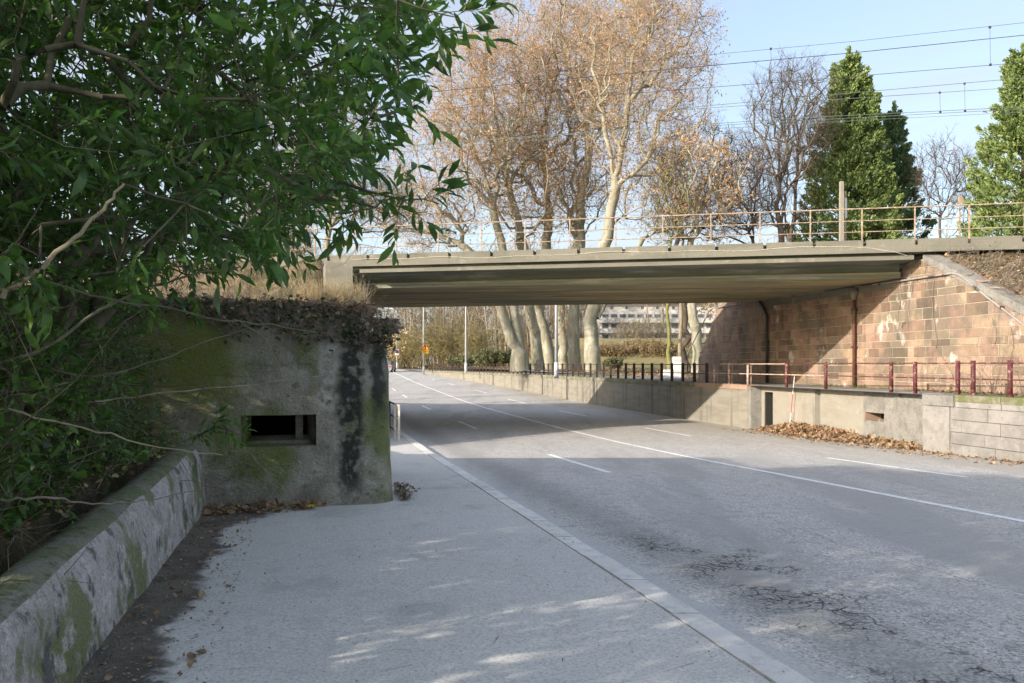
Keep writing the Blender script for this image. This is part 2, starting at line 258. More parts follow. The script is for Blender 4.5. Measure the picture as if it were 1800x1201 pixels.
def dirt_edge():     # the dirt thins out unevenly towards the clean pavement
    m = M['dirt']; N, K = NM(m); b = [n for n in N if n.type == 'BSDF_PRINCIPLED'][0]; out = [n for n in N if n.type == 'OUTPUT_MATERIAL'][0]
    g = [n for n in N if n.type == 'TEX_COORD'][0].outputs['Object']; at = N.new('ShaderNodeUVMap'); at.uv_map = 'across'
    sp = N.new('ShaderNodeSeparateXYZ'); K.new(at.outputs[0], sp.inputs[0])
    n = N.new('ShaderNodeTexNoise'); n.inputs['Scale'].default_value = 5; n.inputs['Detail'].default_value = 10; n.inputs['Roughness'].default_value = .7; K.new(g, n.inputs['Vector'])
    a = N.new('ShaderNodeMath'); a.operation = 'MULTIPLY_ADD'; K.new(n.outputs['Fac'], a.inputs[0]); a.inputs[1].default_value = .9; K.new(sp.outputs[0], a.inputs[2])
    r = N.new('ShaderNodeMapRange'); r.interpolation_type = 'SMOOTHSTEP'; K.new(a.outputs[0], r.inputs[0]); r.inputs[1].default_value = 1.0; r.inputs[2].default_value = 1.34; r.inputs[3].default_value = 1; r.inputs[4].default_value = 0
    K.new(r.outputs[0], b.inputs['Alpha'])
dirt_edge()
# ---- cracked patch and dusty gutter on the carriageway (wear with its own place)
def road_wear():
    m = M['asphalt']; N, K = NM(m)
    b = [n for n in N if n.type == 'BSDF_PRINCIPLED'][0]
    cur = b.inputs['Base Color'].links[0].from_socket
    g = [n for n in N if n.type == 'TEX_COORD'][0].outputs['Object']
    def math_(op, a, bb=None):
        n = N.new('ShaderNodeMath'); n.operation = op
        for i, x in enumerate((a, bb)):
            if x is None: continue
            if isinstance(x, (int, float)): n.inputs[i].default_value = x
            else: K.new(x, n.inputs[i])
        return n.outputs[0]
    sp = N.new('ShaderNodeSeparateXYZ'); K.new(g, sp.inputs[0]); X, Y = sp.outputs[0], sp.outputs[1]
    s = math_('SUBTRACT', math_('ADD', X, math_('MULTIPLY', Y, .232)), 2.8)      # metres from the kerb
    wn = N.new('ShaderNodeTexNoise'); wn.inputs['Scale'].default_value = 2.5; wn.inputs['Detail'].default_value = 6; K.new(g, wn.inputs['Vector'])
    wv = N.new('ShaderNodeVectorMath'); wv.operation = 'MULTIPLY_ADD'; K.new(wn.outputs['Color'], wv.inputs[0]); wv.inputs[1].default_value = (.5, .5, .5); K.new(g, wv.inputs[2])
    vo = N.new('ShaderNodeTexVoronoi'); vo.feature = 'DISTANCE_TO_EDGE'; vo.inputs['Scale'].default_value = 6.5; K.new(wv.outputs[0], vo.inputs['Vector'])
    vo2 = N.new('ShaderNodeTexVoronoi'); vo2.feature = 'DISTANCE_TO_EDGE'; vo2.inputs['Scale'].default_value = 15; K.new(wv.outputs[0], vo2.inputs['Vector'])
    n2 = N.new('ShaderNodeTexNoise'); n2.inputs['Scale'].default_value = 1.6; n2.inputs['Detail'].default_value = 5; K.new(g, n2.inputs['Vector'])
    # mask: band .45..2 m from kerb, Y 4..9
    def sm(v, a, c, lo=0., hi=1.):
        r = N.new('ShaderNodeMapRange'); r.interpolation_type = 'SMOOTHSTEP'; K.new(v, r.inputs[0]); r.inputs[1].default_value = a; r.inputs[2].default_value = c; r.inputs[3].default_value = lo; r.inputs[4].default_value = hi; return r.outputs[0]
    mask = math_('MULTIPLY', math_('MULTIPLY', sm(s, .35, .8), sm(s, 1.5, 2.1, 1, 0)), math_('MULTIPLY', sm(Y, 8.6, 10.2, 1, 0), sm(n2.outputs['Fac'], .4, .62)))
    fade = sm(n2.outputs['Fac'], .4, .65, .2, 1)
    c1 = math_('MULTIPLY', sm(vo.outputs['Distance'], .01, .07, 1, 0), mask)
    c2 = math_('MULTIPLY', sm(vo2.outputs['Distance'], .02, .11, .75, 0), math_('MULTIPLY', mask, fade))
    cr = math_('MINIMUM', math_('ADD', c1, c2), 1.)
    # long seams
    n3 = N.new('ShaderNodeTexNoise'); n3.inputs['Scale'].default_value = .6; n3.inputs['Detail'].default_value = 7; K.new(g, n3.inputs['Vector'])
    seam = sm(math_('ABSOLUTE', math_('SUBTRACT', math_('ADD', s, math_('MULTIPLY', n3.outputs['Fac'], .9)), 3.45)), .004, .02, .3, 0)
    seam2 = sm(math_('ABSOLUTE', math_('SUBTRACT', math_('ADD', math_('SUBTRACT', Y, math_('MULTIPLY', X, .35)), math_('MULTIPLY', n3.outputs['Fac'], 2.)), 10.9)), .005, .02, .25, 0)
    allc = math_('MINIMUM', math_('ADD', cr, math_('MAXIMUM', seam, seam2)), 1.)
    # dusty gutter
    gut = math_('MULTIPLY', sm(math_('ADD', s, math_('MULTIPLY', wn.outputs['Fac'], .25)), .22, .55, 1, 0), .75)
    x0 = N.new('ShaderNodeMix'); x0.data_type = 'RGBA'; x0.inputs[7].default_value = (.52, .51, .5, 1); K.new(gut, x0.inputs[0]); K.new(cur, x0.inputs[6])
    # darker worn band beside gutter, lighter wheel tracks
    band = math_('MULTIPLY', math_('MULTIPLY', sm(s, .35, .7), sm(s, .9, 1.6, 1, 0)), .45)
    xb = N.new('ShaderNodeMix'); xb.data_type = 'RGBA'; xb.inputs[7].default_value = (.24, .235, .22, 1); K.new(band, xb.inputs[0]); K.new(x0.outputs[2], xb.inputs[6])
    rb = sm(math_('ADD', s, math_('MULTIPLY', n3.outputs['Fac'], 1.5)), 10.9, 13.4, 0, .6)
    xr = N.new('ShaderNodeMix'); xr.data_type = 'RGBA'; xr.inputs[7].default_value = (.34, .31, .26, 1); K.new(rb, xr.inputs[0]); K.new(xb.outputs[2], xr.inputs[6])
    x = N.new('ShaderNodeMix'); x.data_type = 'RGBA'; x.inputs[7].default_value = (.05, .047, .043, 1); K.new(allc, x.inputs[0]); K.new(xr.outputs[2], x.inputs[6])
    K.new(x.outputs[2], b.inputs['Base Color'])
road_wear()

# ------------------------------------------------------------------ plan of the place
ZK = [(-30, .3), (0, .2), (6, .1), (10, .0), (15, -.13), (20, -.27), (25, -.36), (30, -.4), (45, -.38), (52, -.3), (60, -.12), (70, .1), (80, .35), (90, .68), (100, .98), (115, 1.25), (140, 1.45), (200, 1.55), (400, 1.6), (3000, 1.6)]
def zr(Y): return float(np.interp(Y, [a for a, b in ZK], [b for a, b in ZK]))
def Kx(Y): return 2.72-.232*Y
def Cx(Y): return 9.0-.235*Y
def Rx(Y): return float(np.interp(Y, [-40, 60, 66, 82, 98, 400], [15.9+9.4, 1.8, .1, -4.9, -10.6, -105]))
ZP = 1.2
BB = np.array([.979, -.205]); BN = np.array([.205, .979]); BO = np.array([12.0, 25.0])
def bq(x, y): return (x-12.0)*.205+(y-25.0)*.979
def bpt(t, q, z): p = BO-BB*t+BN*q; return (p[0], p[1], z)     # t: metres to the left
def Wx(Y): return 12.0-(Y-25.0)/6
def grid(name, us, vs, fn, mt, **kw):
    V = np.array([[fn(u, v) for v in vs] for u in us]).reshape(-1, 3); n = len(vs)
    I = np.arange((len(us)-1)*n).reshape(len(us)-1, n)[:, :-1]
    Fc = np.stack([I, I+n, I+n+1, I+1], -1).reshape(-1, 4)
    if kw.pop('flip', False): Fc = Fc[:, ::-1]
    me = npmesh(name, [(V, Fc)])
    return tag(link(name, me, mt, kw.pop('parent', None), True), **kw)
from mathutils import noise as mn
def nz3(x, y, z=0, s=1): return mn.noise(Vector((x*s, y*s, z*s)))
YR = list(np.arange(-30, 0, 3.))+list(np.arange(0, 60, 1.))+list(np.arange(60, 140, 4.))+[150, 200, 300, 450]
grid('road', [0, .25, .5, .75, 1], YR, lambda u, Y: (Kx(Y)-.05+u*(Rx(Y)+.8-Kx(Y)+.05), Y, zr(Y)), M['asphalt'], kind='structure', flip=True)
def WL(Y): return Kx(Y)-4.5 if Y < 11.2 else Kx(Y)-2.3
YS = [y for y in YR if y < 11]+[11.15, 11.25]+[y for y in YR if y > 11.5 and y <= 460]
grid('pavement', [0, .33, .66, 1], YS, lambda u, Y: (WL(Y)+u*(Kx(Y)-.238-WL(Y)), Y, zr(Y)+.115), M['walk'], kind='structure', flip=True)

# ground left (soil, embankment)
def yface(X): return 11.3+(X+1.7)*.263
def hl(X, Y):
    s = Kx(Y)-X; q = bq(X, Y)
    soil = .76+.016*max(Y, -2)+.13*max(0, s-4.9)+.07*nz3(X, Y, 0, .9)
    soil = min(soil, 3.)
    lift = 2.75+.1*max(0, Y-12)*.5
    if q < -1.1 and X < -6.2: emb = 5.66-.85*(-1.1-q)
    elif q < -.8: emb = 5.2-.85*(-.8-q)
    elif q < 10.4: emb = 5.25
    else: emb = 5.25-1.3*(q-10.4)
    if Y > 15.2: lift = min(lift+.2, zr(Y)+.2+.36*max(0, s-1.95))
    emb = max(emb, lift if q < 0 else min(1.5, zr(Y)+.2+.3*max(0, s-1.9)))
    emb += .22*nz3(X, Y, 3, .7)+.08*nz3(X, Y, 1, 2.3) if not (-.9 < q < 10.5) else .04*nz3(X, Y, 1, 2)
    if X > Kx(Y)-4.7 and Y < 13.6: return -.3
    if X > -7:
        if yface(X)-.1 < Y < 13.6: return -.3
        k = 1. if Y >= 13.6 else 0.
    else: k = min(1, max(0, (Y-9.6)/3.2))
    r_ = soil*(1-k)+emb*k
    if X > -8.5 and 13.5 < Y < 15.2: r_ = min(r_, 2.86)
    return r_
def lg(Y, s): 
    X0 = Kx(Y)-(4.55 if Y < 10.9 else 2.05); X = X0-s; return (X, Y, hl(X, Y))
YL = list(np.arange(-30, 2, 2.))+list(np.arange(2, 40, .3))+list(np.arange(40, 100, 2.5))
SL = list(np.arange(0, 12, .35))+list(np.arange(12, 40, 2.))+[50, 80, 150, 300]
grid('embankment', YL, SL, lg, M['bank'], kind='structure', flip=True)
# right path and embankment
YPth = list(np.arange(-30, 16, 2.))+list(np.arange(16, 46, .7))+list(np.arange(46, 130, 3.))
def hr(X, Y):
    q = bq(X, Y); wx = Wx(Y)
    base = 1.22
    if X > wx+.02 and Y < 41.2:
        if q < -.8: e = 5.25-.52*(-.8-q)
        elif q < 10.4: e = 5.25
        else: e = 5.25-.72*(q-10.4)
        e = max(e, base)
        if q < -.8 or q > 10.4: e += .16*nz3(X, Y, 0, .9)*min(1, max(0, (X-wx)/1.5))
        return e
    if Y >= 41.2:
        if q > 10.4: e = 5.25-.72*(q-10.4)
        else: e = 5.25
        far = base+min(.5, max(0, (Y-50)/40)*.4)
        # leafy bank in the back right
        bk = max(0, min(1, (Y-84-.10*max(0, 8-X)*8)/14))*3.4 if X > 2 else 0
        return max(far+bk+.1*nz3(X, Y, 0, .3), e if X > wx+.5 else 0)
    return base
grid('footpath', YPth, [0, 1], lambda Y, u: (Rx(Y)-.05 if u == 0 else max(Wx(Y)+.1, Rx(Y)+3.2), Y, ZP+.03*u), M['path'], kind='structure', flip=False)
grid('railway_bank', [y for y in np.arange(-20, 41.3, .45)]+[41.4], [0, .08, .35, .7, 1.1, 1.6, 2.2, 3, 4, 5, 6.5, 8, 10, 14, 20, 40, 90, 200], lambda Y, s: (Wx(Y)+.12+s, Y, hr(Wx(Y)+.12+s, Y)), M['bank'], kind='structure')
grid('lawn', [41.4, 42, 43, 44, 46, 48, 51, 54, 58, 62, 66, 70, 75, 80, 84, 87, 90, 93, 96, 99, 104, 112, 120], [0, .5, 1, 2, 3, 4.5, 6, 8, 10, 13, 16, 20, 26, 34, 45, 70, 120, 240],
     lambda Y, s: ((Rx(Y)+3.3 if Y > 41.5 else Rx(Y)+3.3)+s, Y, hr(Rx(Y)+3.3+s, Y)), M['grass'], kind='structure')
grid('ground', list(np.linspace(112, 3000, 12)), list(np.linspace(-2500, 2500, 30)), lambda Y, X: (X, Y, zr(Y)-.06), M['leaflit'], kind='structure')

# lane paint: thin slabs on the road
def strip(name, fn, Y0, Y1, wd, par=None, label=None):
    n = max(2, int((Y1-Y0)/1.0)+1); ys = np.linspace(Y0, Y1, n); mb = MB(); vs = []
    for Y in ys:
        x = fn(Y); vs += [(x-wd/2, Y, zr(Y)+.004), (x+wd/2, Y, zr(Y)+.004)]
    mb.add(vs, [(2*i, 2*i+1, 2*i+3, 2*i+2) for i in range(n-1)])
    return mb.build(name, M['paint'], par)
rm = empty('lane_markings'); tag(rm, kind='structure')
for a, b in ((4, 23.5), (23.62, 200)): strip('centre_line', Cx, a, b, .15, rm)
def dashes(fn, starts, ln):
    for a in starts: strip('dash', fn, a, a+ln, .12, rm)
lane1 = lambda Y: (Kx(Y)*.5+Cx(Y)*.5)-.1
lane2 = lambda Y: Cx(Y)+(Rx(Y)-Cx(Y))*.47
def Yat(y, fn=None):
    lo = 5.
    for _ in range(60): lo = (EYE-zr(lo))*F/(y-HZ)*.5+lo*.5
    return lo
for y0, y1 in ((831, 799), (754, 741), (720, 713), (699, 694), (687, 683)):
    strip('dash', lane1, Yat(y0), Yat(y1), .15, rm)
for y0, y1 in ((839, 805), (767, 752), (732, 722), (709, 701.5), (691, 686), (677, 674), (668, 666.5)):
    strip('dash', lane2, Yat(y0), Yat(y1), .15, rm)

# grit in the joint between paving and kerb, and the kerb's own joints
grid('joint_grit', [0, 1], YS, lambda u, Y: (Kx(Y)-.25+u*.24, Y, zr(Y)+.098), M['dirt_dark'], kind='structure', flip=True)
# kerb stones
kb = empty('kerb'); tag(kb, kind='structure')
Y = -1.0; i = 0
while Y < 60:
    Lk = .98 if Y < 26 else 3.9
    Y1 = Y+Lk-.016
    mb = MB(); a = []
    for dz in (-.15, .12):
        for (xx, yy) in ((-.22, Y), (0, Y), (0, Y1), (-.22, Y1)): a.append((Kx(yy)+xx+(0 if dz < 0 else (-.015 if xx == 0 else 0)), yy, zr(yy)+dz+.004*((i*7) % 3-1)))
    mb.hexa(a).build('kerb_stone', M['kerb'], kb); Y += Lk; i += 1
# damp strip of dirt along the low wall
def dirt():
    ys = np.linspace(3.2, 10.7, 90); vs = []
    for y in ys:
        x0 = -2.5-.2547*(y-4.89)-.02
        wd = .36+.16*abs(math.sin((y-.6)*1.9))+.1*nz3(y, 0, 0, 2.)+.04*nz3(y, 3, 0, 9) + .5*max(0, (y-9.4))**1.2
        vs += [(x0, y, zr(y)+.12), (x0+wd*1.2, y, zr(y)+.1195)]
    o = MB().add(vs, [(2*i, 2*i+1, 2*i+3, 2*i+2) for i in range(len(ys)-1)]).build('dirt_patch', M['dirt'], kind='structure')
    uv = o.data.uv_layers.new(name='across')
    for lp_ in o.data.loops: uv.data[lp_.index].uv = (lp_.vertex_index % 2, 0)
dirt()

# ------------------------------------------------------------------ low wall (left)
def lw_x(Y): return -2.5-.2547*(Y-4.89)
lw = thing('low_wall', 'low mossy concrete wall with pale scrapes beside the pavement, left foreground', 'wall', (-2.6, 4.9, 0))
def lowwall():
    ys = np.linspace(-12, 10.72, 92); prof = [(0, -.1), (-.02, .15), (-.05, .45), (-.08, .68), (-.1, .8), (-.135, .88), (-.2, .93), (-.3, .95), (-.39, .92), (-.42, .8), (-.42, .2)]
    V = []
    for y in ys:
        zb = zr(y)+.1; hh = (.8+.016*max(y, -2)-zb)/.95
        for j, (dx, z) in enumerate(prof):
            n = .025*nz3(y*1.3, z*3, j, 1.)+.014*nz3(y*5, z*7, 2)
            V.append((lw_x(y)+dx*1.0+n, y, zb+(z*hh if z > 0 else z)+(.025*nz3(y, 0, 5, 1.4) if j > 4 else 0)))
    n = len(prof); V = np.array(V); I = np.arange((len(ys)-1)*n).reshape(len(ys)-1, n)[:, :-1]
    Fc = np.stack([I, I+n, I+n+1, I+1], -1).reshape(-1, 4)[:, ::-1]
    col = np.tile(np.arange(n-1), len(ys)-1)
    o1 = link('wall_face', npmesh('wall_face', [(V, Fc[col < 5])]), M['lowwall'], lw, True)
    o2 = link('wall_top', npmesh('wall_top', [(V, Fc[col >= 5])]), M['lowcap'], lw, True)
lowwall()

# ------------------------------------------------------------------ bunker (left)
bk = thing('bunker', 'mossy concrete bunker with a dark rectangular embrasure beside the pavement, left of the road', 'bunker', (-3.5, 12.5, .1))
def corner(x):
    return min(1., max(0., (x+3.0)/1.3))**2
def bunker():
    # outline param u: front face from left to right, round corner, side going back
    d = np.array([2.28, .6])/math.hypot(2.28, .6); A = np.array([-1.62, 11.3]); rc = .42
    sd_ = np.array([-.232, 1.0])/math.hypot(.232, 1.0)
    us = []
    eL, eR = None, None
    # distance along face from corner A going left
    def fp(s): return A-d*s
    h0, h1 = 1.05, 2.02       # embrasure in distance from A
    ss = sorted(set([round(x, 3) for x in np.linspace(rc, h0, 8)]+[round(x, 3) for x in np.linspace(h0, h1, 9)]+[round(x, 3) for x in np.linspace(h1, 5.6, 34)]), reverse=True)
    out = [(fp(s), s) for s in ss]
    c0 = fp(rc); c1 = A+sd_*rc
    for t in (.2, .4, .6, .8): 
        p = (1-t)**2*c0+2*t*(1-t)*A+t*t*c1; out.append((p, 0))
    for s in np.linspace(rc, 4.1, 26): out.append((A+sd_*s, -1))
    P = np.array([o[0] for o in out]); tagS = np.array([o[1] for o in out])
    nx = np.gradient(P, axis=0); nx = np.stack([nx[:, 1], -nx[:, 0]], -1); nx = nrm(nx)
    zs = [-.1, .05, .2, .35, .5, .65, .78, .9, 1.0, 1.1, 1.2, 1.32, 1.45, 1.6, 1.75, 1.9, 2.05, 2.2, 2.32, 2.44, 2.55, 2.65, 2.74, 2.8, 2.84]
    ins = lambda z: .028*max(0, (z-0)) + (0 if z < 2.1 else .55*(1-math.sqrt(max(0, 1-((z-2.1)/.76)**2))))
    V = []; 
    for p, n_ in zip(P, nx):
        for z in zs:
            nn = .035*nz3(p[0]*1.3, p[1]*1.3, z*1.3)+.012*nz3(p[0]*6, p[1]*6, z*6)
            if z > .6 and z < 1.6 and abs(p[0]+3.1) < .9: nn *= .3
            foot = .05*max(0, .3-z)
            kc = corner(p[0]); ex = kc*.34*max(0, (z-1.9)/.94)**2; V.append((p[0]-n_[0]*(ins(z)-nn-foot+ex), p[1]-n_[1]*(ins(z)-nn-foot+ex), z-kc*.3*max(0, (z-1.9)/.94)**3))
    nzs = len(zs); V = np.array(V); Fc = []
    for i in range(len(P)-1):
        for j in range(nzs-1):
            hole = (tagS[i] <= h1+1e-3 and tagS[i+1] >= h0-1e-3 and tagS[i+1] > 0 and zs[j] >= .9-1e-3 and zs[j+1] <= 1.32+1e-3)
            if not hole: Fc.append((i*nzs+j, (i+1)*nzs+j, (i+1)*nzs+j+1, i*nzs+j+1))
    # roof
    top = [i*nzs+nzs-1 for i in range(len(P))]
    ctr = len(V); V = np.vstack([V, [[-4.5, 13.5, 2.9]], [[-7.6, 15.2, 2.9]]])
    tri = [(top[i], top[i+1], ctr) for i in range(len(top)-1)]+[(top[0], ctr, ctr+1), (ctr, top[-1], ctr+1)]
    link('concrete_body', npmesh('bunker_body', [(V, np.array(Fc)), (V, np.array(tri))]), M['bunker'], bk, True)
    # embrasure: stepped splay, sill, dark room
    def rect(s0, s1, z0, z1, dep): 
        n = np.array([d[1], -d[0]]); o = []
        for s, z in ((s1, z0), (s0, z0), (s0, z1), (s1, z1)): 
            p = fp(s)-n*(dep+.05*z); o.append((p[0], p[1], z))
        return o
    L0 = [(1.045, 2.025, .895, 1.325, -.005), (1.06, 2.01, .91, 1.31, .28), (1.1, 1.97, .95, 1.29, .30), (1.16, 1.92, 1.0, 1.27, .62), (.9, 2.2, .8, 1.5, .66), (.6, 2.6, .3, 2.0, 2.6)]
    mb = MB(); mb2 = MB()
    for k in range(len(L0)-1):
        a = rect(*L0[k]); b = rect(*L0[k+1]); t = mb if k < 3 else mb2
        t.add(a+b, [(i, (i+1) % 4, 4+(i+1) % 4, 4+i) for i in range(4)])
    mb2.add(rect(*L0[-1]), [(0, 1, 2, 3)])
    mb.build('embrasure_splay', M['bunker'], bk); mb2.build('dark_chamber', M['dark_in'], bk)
    n = np.array([d[1], -d[0]]); p = fp(1.27)-n*.5
    MB().box((p[0], p[1], 1.12), (.1, .1, .38), math.atan2(d[1], d[0])).build('embrasure_post', M['bunker'], bk)
    # patched white spots and a bolt hole ring
    for (sx, sz, r) in ((1.62, 1.42, .022), (1.60, 1.37, .03), (1.22, 1.47, .03), (.98, 1.38, .05), (1.72, .56, .05)):
        p = fp(sx)+n*(.012-.05*sz); mb = MB()
        k = 9; ring = [(p[0]+d[0]*r*math.cos(t)*(1+.2*math.sin(3*t)), p[1]+d[1]*r*math.cos(t), sz+r*math.sin(t)*(1+.2*math.cos(2*t))) for t in np.linspace(0, 2*math.pi, k, endpoint=False)]
        ring2 = [(x-n[0]*.06, y-n[1]*.06, z) for x, y, z in ring]
        mb.add(ring+ring2, [tuple(range(k))]+[(i, i+k, (i+1) % k+k, (i+1) % k) for i in range(k)]).build('plaster_patch', M['white'], bk)
bunker()

# wing wall + abutment + pilaster of the left side
ab = thing('abutment_wall', 'weathered concrete abutment and pilaster carrying the left end of the bridge', 'wall', (-4.9, 26, 0))
def leftab():
    mb = MB(); ys = np.linspace(15.5, 25.5, 12)
    for a, b in zip(ys[:-1], ys[1:]):
        x0, x1 = Kx(a)-1.98, Kx(b)-1.98
        za, zb = hl(x0-.4, a)+.1, hl(x1-.4, b)+.1
        mb.hexa([(x0-.3, a, -.6), (x0, a, -.6), (x1, b, -.6), (x1-.3, b, -.6), (x0-.3, a, za), (x0-.05, a, za), (x1-.05, b, zb), (x1-.3, b, zb)])
    mb.build('wing_wall', M['concrete'], ab)
    x = -4.98; y = 25.6
    MB().hexa([(x-.85, y, -.5), (x, y, -.5), (x-.35, y+1.2, -.5), (x-1.2, y+1.2, -.5), (x-.85, y, 5.17), (x, y, 5.17), (x-.35, y+1.2, 5.17), (x-1.2, y+1.2, 5.17)]).build('pilaster', M['bridge'], ab)
    x0, y0 = bpt(17.35, .05, 0)[:2]; x1, y1 = bpt(17.0, 9.6, 0)[:2]
    x0 = Kx(y0)-2.; x1 = Kx(y1)-2.
    MB().hexa([(x0-1, y0, -.6), (x0, y0, -.6), (x1, y1, -.6), (x1-1, y1, -.6), (x0-1, y0, 4.62), (x0, y0, 4.62), (x1, y1, 4.62), (x1-1, y1, 4.62)]).build('abutment_face', M['concrete'], ab)
leftab()

# ------------------------------------------------------------------ bridge
br = thing('railway_bridge', 'concrete railway bridge with rusty three rail railing spanning the road', 'bridge', (3, 27, 4.6))
def bbox_(t0, t1, q0, q1, z0, z1): return [bpt(t1, q0, z0), bpt(t0, q0, z0), bpt(t0, q1, z0), bpt(t1, q1, z0), bpt(t1, q0, z1), bpt(t0, q0, z1), bpt(t0, q1, z1), bpt(t1, q1, z1)]
TL, TR = 24.5, -10.
MB().hexa(bbox_(TR, TL, -1.06, -.5, 5.28, 5.49)).build('edge_beam', M['bridge'], br)
MB().hexa(bbox_(TR, TL, 9.8, 10.36, 5.28, 5.49)).build('edge_beam', M['bridge'], br)
MB().hexa(bbox_(0, 22, -.8, 10.1, 5.19, 5.28)).build('deck_joint', M['girder'], br)
mb = MB(); mb.add([bpt(17.3, -.97, 5.07), bpt(0, -.97, 5.07), bpt(0, -.97, 5.19), bpt(17.3, -.97, 5.19), bpt(17.3, -.3, 5.07), bpt(0, -.3, 5.07), bpt(0, -.3, 5.19), bpt(17.3, -.3, 5.19)], [(0, 1, 2, 3), (3, 2, 6, 7), (1, 0, 4, 5), (0, 3, 7, 4), (1, 5, 6, 2)]); mb.build('slab_edge', M['bridge'], br)
MB().hexa(bbox_(0, 22, -.299, 9.6, 5.07, 5.19)).build('deck_slab', M['girder'], br)
# girder: web with flared bottom flange
def girder():
    prof = [(-.0, 5.07), (.06, 4.98), (.08, 4.86), (.02, 4.78), (-.06, 4.74), (-.06, 4.635)]
    vs = []; fs = []
    for t in (21, .15):
        for q, z in prof: vs.append(bpt(t, q, z))
    n = len(prof); fs = [(i, i+n, i+n+1, i+1)[::-1] for i in range(n-1)]
    MB().add(vs, fs).build('girder_web', M['girder'], br)
    MB().hexa(bbox_(.15, 22, -.055, 9.3, 4.63, 4.8)).build('soffit', M['soffit'], br)
    for q in (2.3, 4.6, 7.0):
        MB().hexa(bbox_(.15, 22, q-.008, q+.008, 4.618, 4.634)).build('soffit_joint', M['girder'], br)
girder()
MB().hexa(bbox_(TR, TL, -.5, 9.8, 5.29, 5.46)).build('ballast_bed', M['ballast'], br)
# parapet blocks with notches
ts = np.arange(TR, TL, 1.42)
for a in ts:
    mb = MB().hexa(bbox_(a+.05, a+1.37, -1.03, -.72, 5.494, 5.67+.012*random.random())); mb.build('parapet_block', M['bridge'], br)
MB().hexa(bbox_(TR, TL, -.7, -.6, 5.494, 5.655)).build('kerb_backing', M['bridge'], br)
for a in ts[::2]:
    MB().hexa(bbox_(a+.05, a+2.79, 10., 10.3, 5.494, 5.67)).build('parapet_block', M['bridge'], br)
# railing: posts at the measured spacing
def t_of_px(x, q):  # find t such that the point projects to x
    lo, hi = -14., 30.
    for _ in range(50):
        m = (lo+hi)/2; p = bpt(m, q, 0)
        if 900+F*p[0]/p[1] > x: lo = m
        else: hi = m
    return m
ra = empty('railing'); ra.location = (0, 0, 0); ra.parent = br
ra.matrix_parent_inverse = Matrix.Translation(Vector(br.location)).inverted()
tA, tB = t_of_px(625, -.9), t_of_px(1608, -.9); sp = (tA-tB)/12
zt = 6.62
for k in range(-6, 18):
    t = tB+sp*k
    if t > TL-.2 or t < TR+.2: continue
    MB().hexa(bbox_(t-.018, t+.018, -.93, -.89, 5.5, zt)).build('post', M['rust'], ra)
for z, r in ((zt, .02), (6.26, .014), (5.93, .014)):
    MB().tube([bpt(TR, -.905, z), bpt(7, -.905, z+.006), bpt(TL, -.905, z)], r, 6).build('rail', M['rust'], ra)
# far side railing
for k in range(-3, 12):
    t = tB+sp*2*k
    MB().hexa(bbox_(t-.022, t+.022, 10.12, 10.17, 5.5, zt)).build('post', M['rust'], ra)
for z in (zt, 6.05): MB().tube([bpt(TR, 10.14, z), bpt(TL, 10.14, z)], .02, 5).build('rail', M['rust'], ra)
# loose cable along the parapet
pts = [bpt(t, -1.075, 5.49+.03*math.sin(t*.9)+.025*math.sin(t*2.3)) for t in np.linspace(17.5, 2, 40)]+[bpt(1.2, -1.07, 5.42), bpt(.5, -1.07, 5.28), bpt(.2, -1.0, 5.18)]
MB().tube(pts, .006, 4).build('cable', M['pale_sunlit'], br)

# post and marker on the deck
o = MB().hexa([tuple(PX(x, 0, 31)[:2])+(z,) for z in (5.2, 8.9) for x in (1477, 1484.5)] and
    [(PX(1477, 0, 31)[0], 31, 5.2), (PX(1484, 0, 31)[0], 31, 5.2), (PX(1484, 0, 31)[0], 31.15, 5.2), (PX(1477, 0, 31)[0], 31.15, 5.2),
     (PX(1477.5, 0, 31)[0], 31, 8.92), (PX(1483.5, 0, 31)[0], 31, 8.92), (PX(1483.5, 0, 31)[0], 31.13, 8.92), (PX(1477.5, 0, 31)[0], 31.13, 8.92)]).build('trackside_post', M['concrete'], None)
tag(o, 'plain concrete post standing on the bridge deck in front of the larger conifer', 'post')
mk = thing('marker_stake', 'short white stake beside the concrete post on the bridge deck', 'stake', tuple(PX(1487, 420, 31.2)))
p = PX(1486.5, 0, 31.3)[0]
MB().box((p, 31.3, 7.0), (.05, .04, 3.2)).build('stake', M['rust'], mk)
MB().box((p, 31.27, 7.95), (.07, .03, .75)).build('white_plate', M['white'], mk)
sg = thing('track_sign', 'small rusty red oval disc on a stake above the bridge railing, far right', 'sign', tuple(PX(1688, 415, 24)))
pp = PX(1688.5, 352, 24); mb = MB(); k = 12
ring = [(pp[0]+.085*math.cos(t), 23.98, pp[2]+.13*math.sin(t)) for t in np.linspace(0, 2*math.pi, k, endpoint=False)]
mb.add(ring+[(x, y+.02, z) for x, y, z in ring], [tuple(range(k)), tuple(range(2*k-1, k-1, -1))]+[(i, i+k, (i+1) % k+k, (i+1) % k) for i in range(k)]).build('disc', M['rust'], sg)
MB().box((pp[0]-.01, 24.03, (5.2+pp[2])/2), (.035, .035, pp[2]-5.2)).build('stake', M['rust'], sg)

